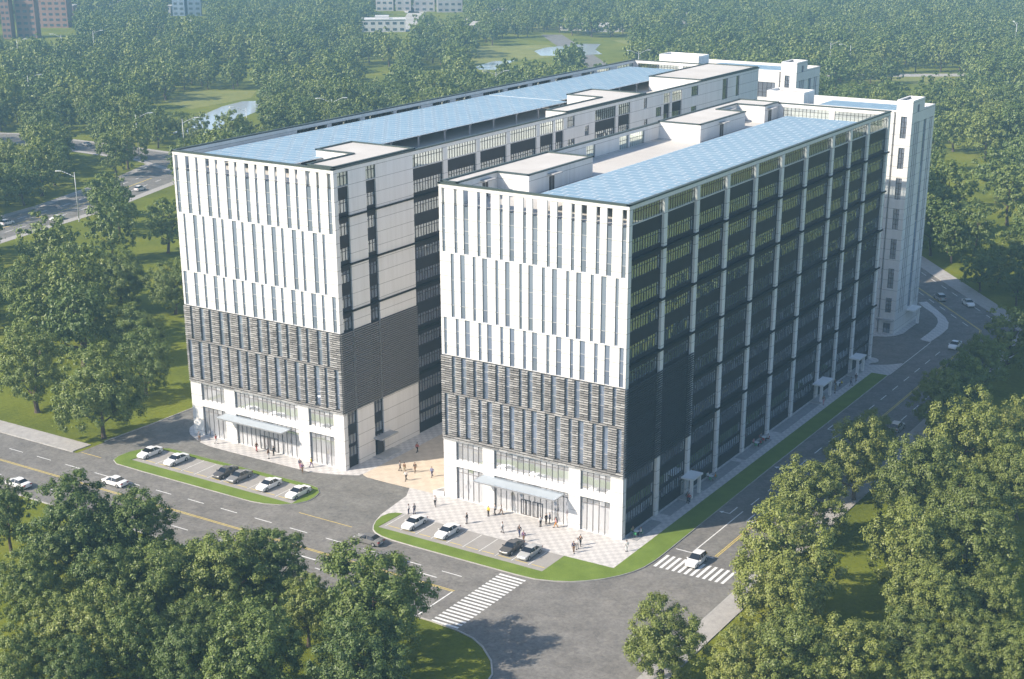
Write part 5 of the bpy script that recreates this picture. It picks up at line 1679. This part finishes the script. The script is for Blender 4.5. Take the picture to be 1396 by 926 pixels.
# outdoor tables with seated people on the shaded beds
TW = mat('table_white', (0.7, 0.7, 0.69), 0.5); TG = mat('chair_green', (0.06, 0.30, 0.13), 0.6); TRD = mat('chair_red', (0.45, 0.08, 0.08), 0.6)
def cafe_table(x, y, lab):
    t = thing('cafe_table', lab, 'table', (x, y, 0.135), 0, 'outdoor tables along the shaded side'); OFF[t.name] = Vector()
    m_ = MB(); m_.tube((0, 0, .70), (0, 0, .74), .42, .42, 18); m_.build('table_top', TW, t)
    m_ = MB(); m_.tube((0, 0, .04), (0, 0, .70), .04, .04, 8); m_.build('pedestal', CR, t)
    m_ = MB(); m_.tube((0, 0, 0), (0, 0, .04), .26, .22, 14); m_.build('foot', CR, t)
def cafe_chair(x, y, rz, m, lab):
    t = thing('cafe_chair', lab, 'chair', (x, y, 0.135), R(rz), 'outdoor chairs along the shaded side'); OFF[t.name] = Vector()
    m_ = MB(); m_.box(-.22, .22, -.22, .22, .43, .47); m_.build('seat', m, t)
    m_ = MB(); m_.prism([(-.25, -.21), (-.21, -.21), (-.21, .21), (-.25, .21)], .55, .86); m_.build('backrest', m, t)
    for a in (-.2, .2):
        for b in (-.2, .2):
            m_ = MB(); m_.tube((a, b, 0), (a*.95, b*.95, .43 if a > 0 else .8), .016, .016, 6); m_.build('leg', CR, t)
SETS = [((1.0, 2.6), TG, 'green', 'nearest the front corner'), ((1.0, 28.3), TG, 'green', 'right after the first porch'), ((1.0, 46.5), TG, 'green', 'midway along the side'), ((1.0, 49.6), TRD, 'red', 'midway along the side'), ((1.0, 85.0), TW, 'white', 'between second and third porch')]
wear = [('white', 'navy'), ('khaki', 'black'), ('orange', 'grey'), ('white', 'brown'), ('red', 'navy'), ('pink', 'black'), ('white', 'black'), ('grey', 'brown'), ('yellow', 'navy'), ('brown', 'black')]
for i, ((x, y), m, cn_, wh) in enumerate(SETS):
    cafe_table(x, y, 'round white cafe table with %s chairs, %s' % (cn_, wh))
    for k, (a, side_) in enumerate(((40, 'front left'), (165, 'front right'), (285, 'road side'))):
        ca, sa = math.cos(R(a)), math.sin(R(a))
        cafe_chair(x+ca*.72, y+sa*.72, a+180, m, '%s cafe chair on the %s of its table, %s' % (cn_, side_, wh))
        if k < 2:
            sh, tr_ = wear[(i*2+k) % 10]
            person(x+ca*.74, y+sa*.74, 0.135-0.03, 'sit', a+180, sh, tr_, 'person in %s and %s seated at the %s chairs, %s' % (sh, tr_, cn_, wh))

# ------------------------------------------------------------------ haze
hz_ = MB(); hz_.box(-3250, 2650, -1950, 3650, -1.0, 97.0)
hm = bpy.data.materials.new('haze_air'); hm.use_nodes = True
hn = hm.node_tree; hn.nodes.remove(hn.nodes['Principled BSDF'])
pv = hn.nodes.new('ShaderNodeVolumePrincipled')
pv.inputs['Color'].default_value = (0.42, 0.76, 1.0, 1)
pv.inputs['Density'].default_value = 0.00028
pv.inputs['Anisotropy'].default_value = 0.0
hn.links.new(pv.outputs[0], hn.nodes['Material Output'].inputs['Volume'])
ho = hz_.build('haze', hm)
tag(ho, kind='stuff')
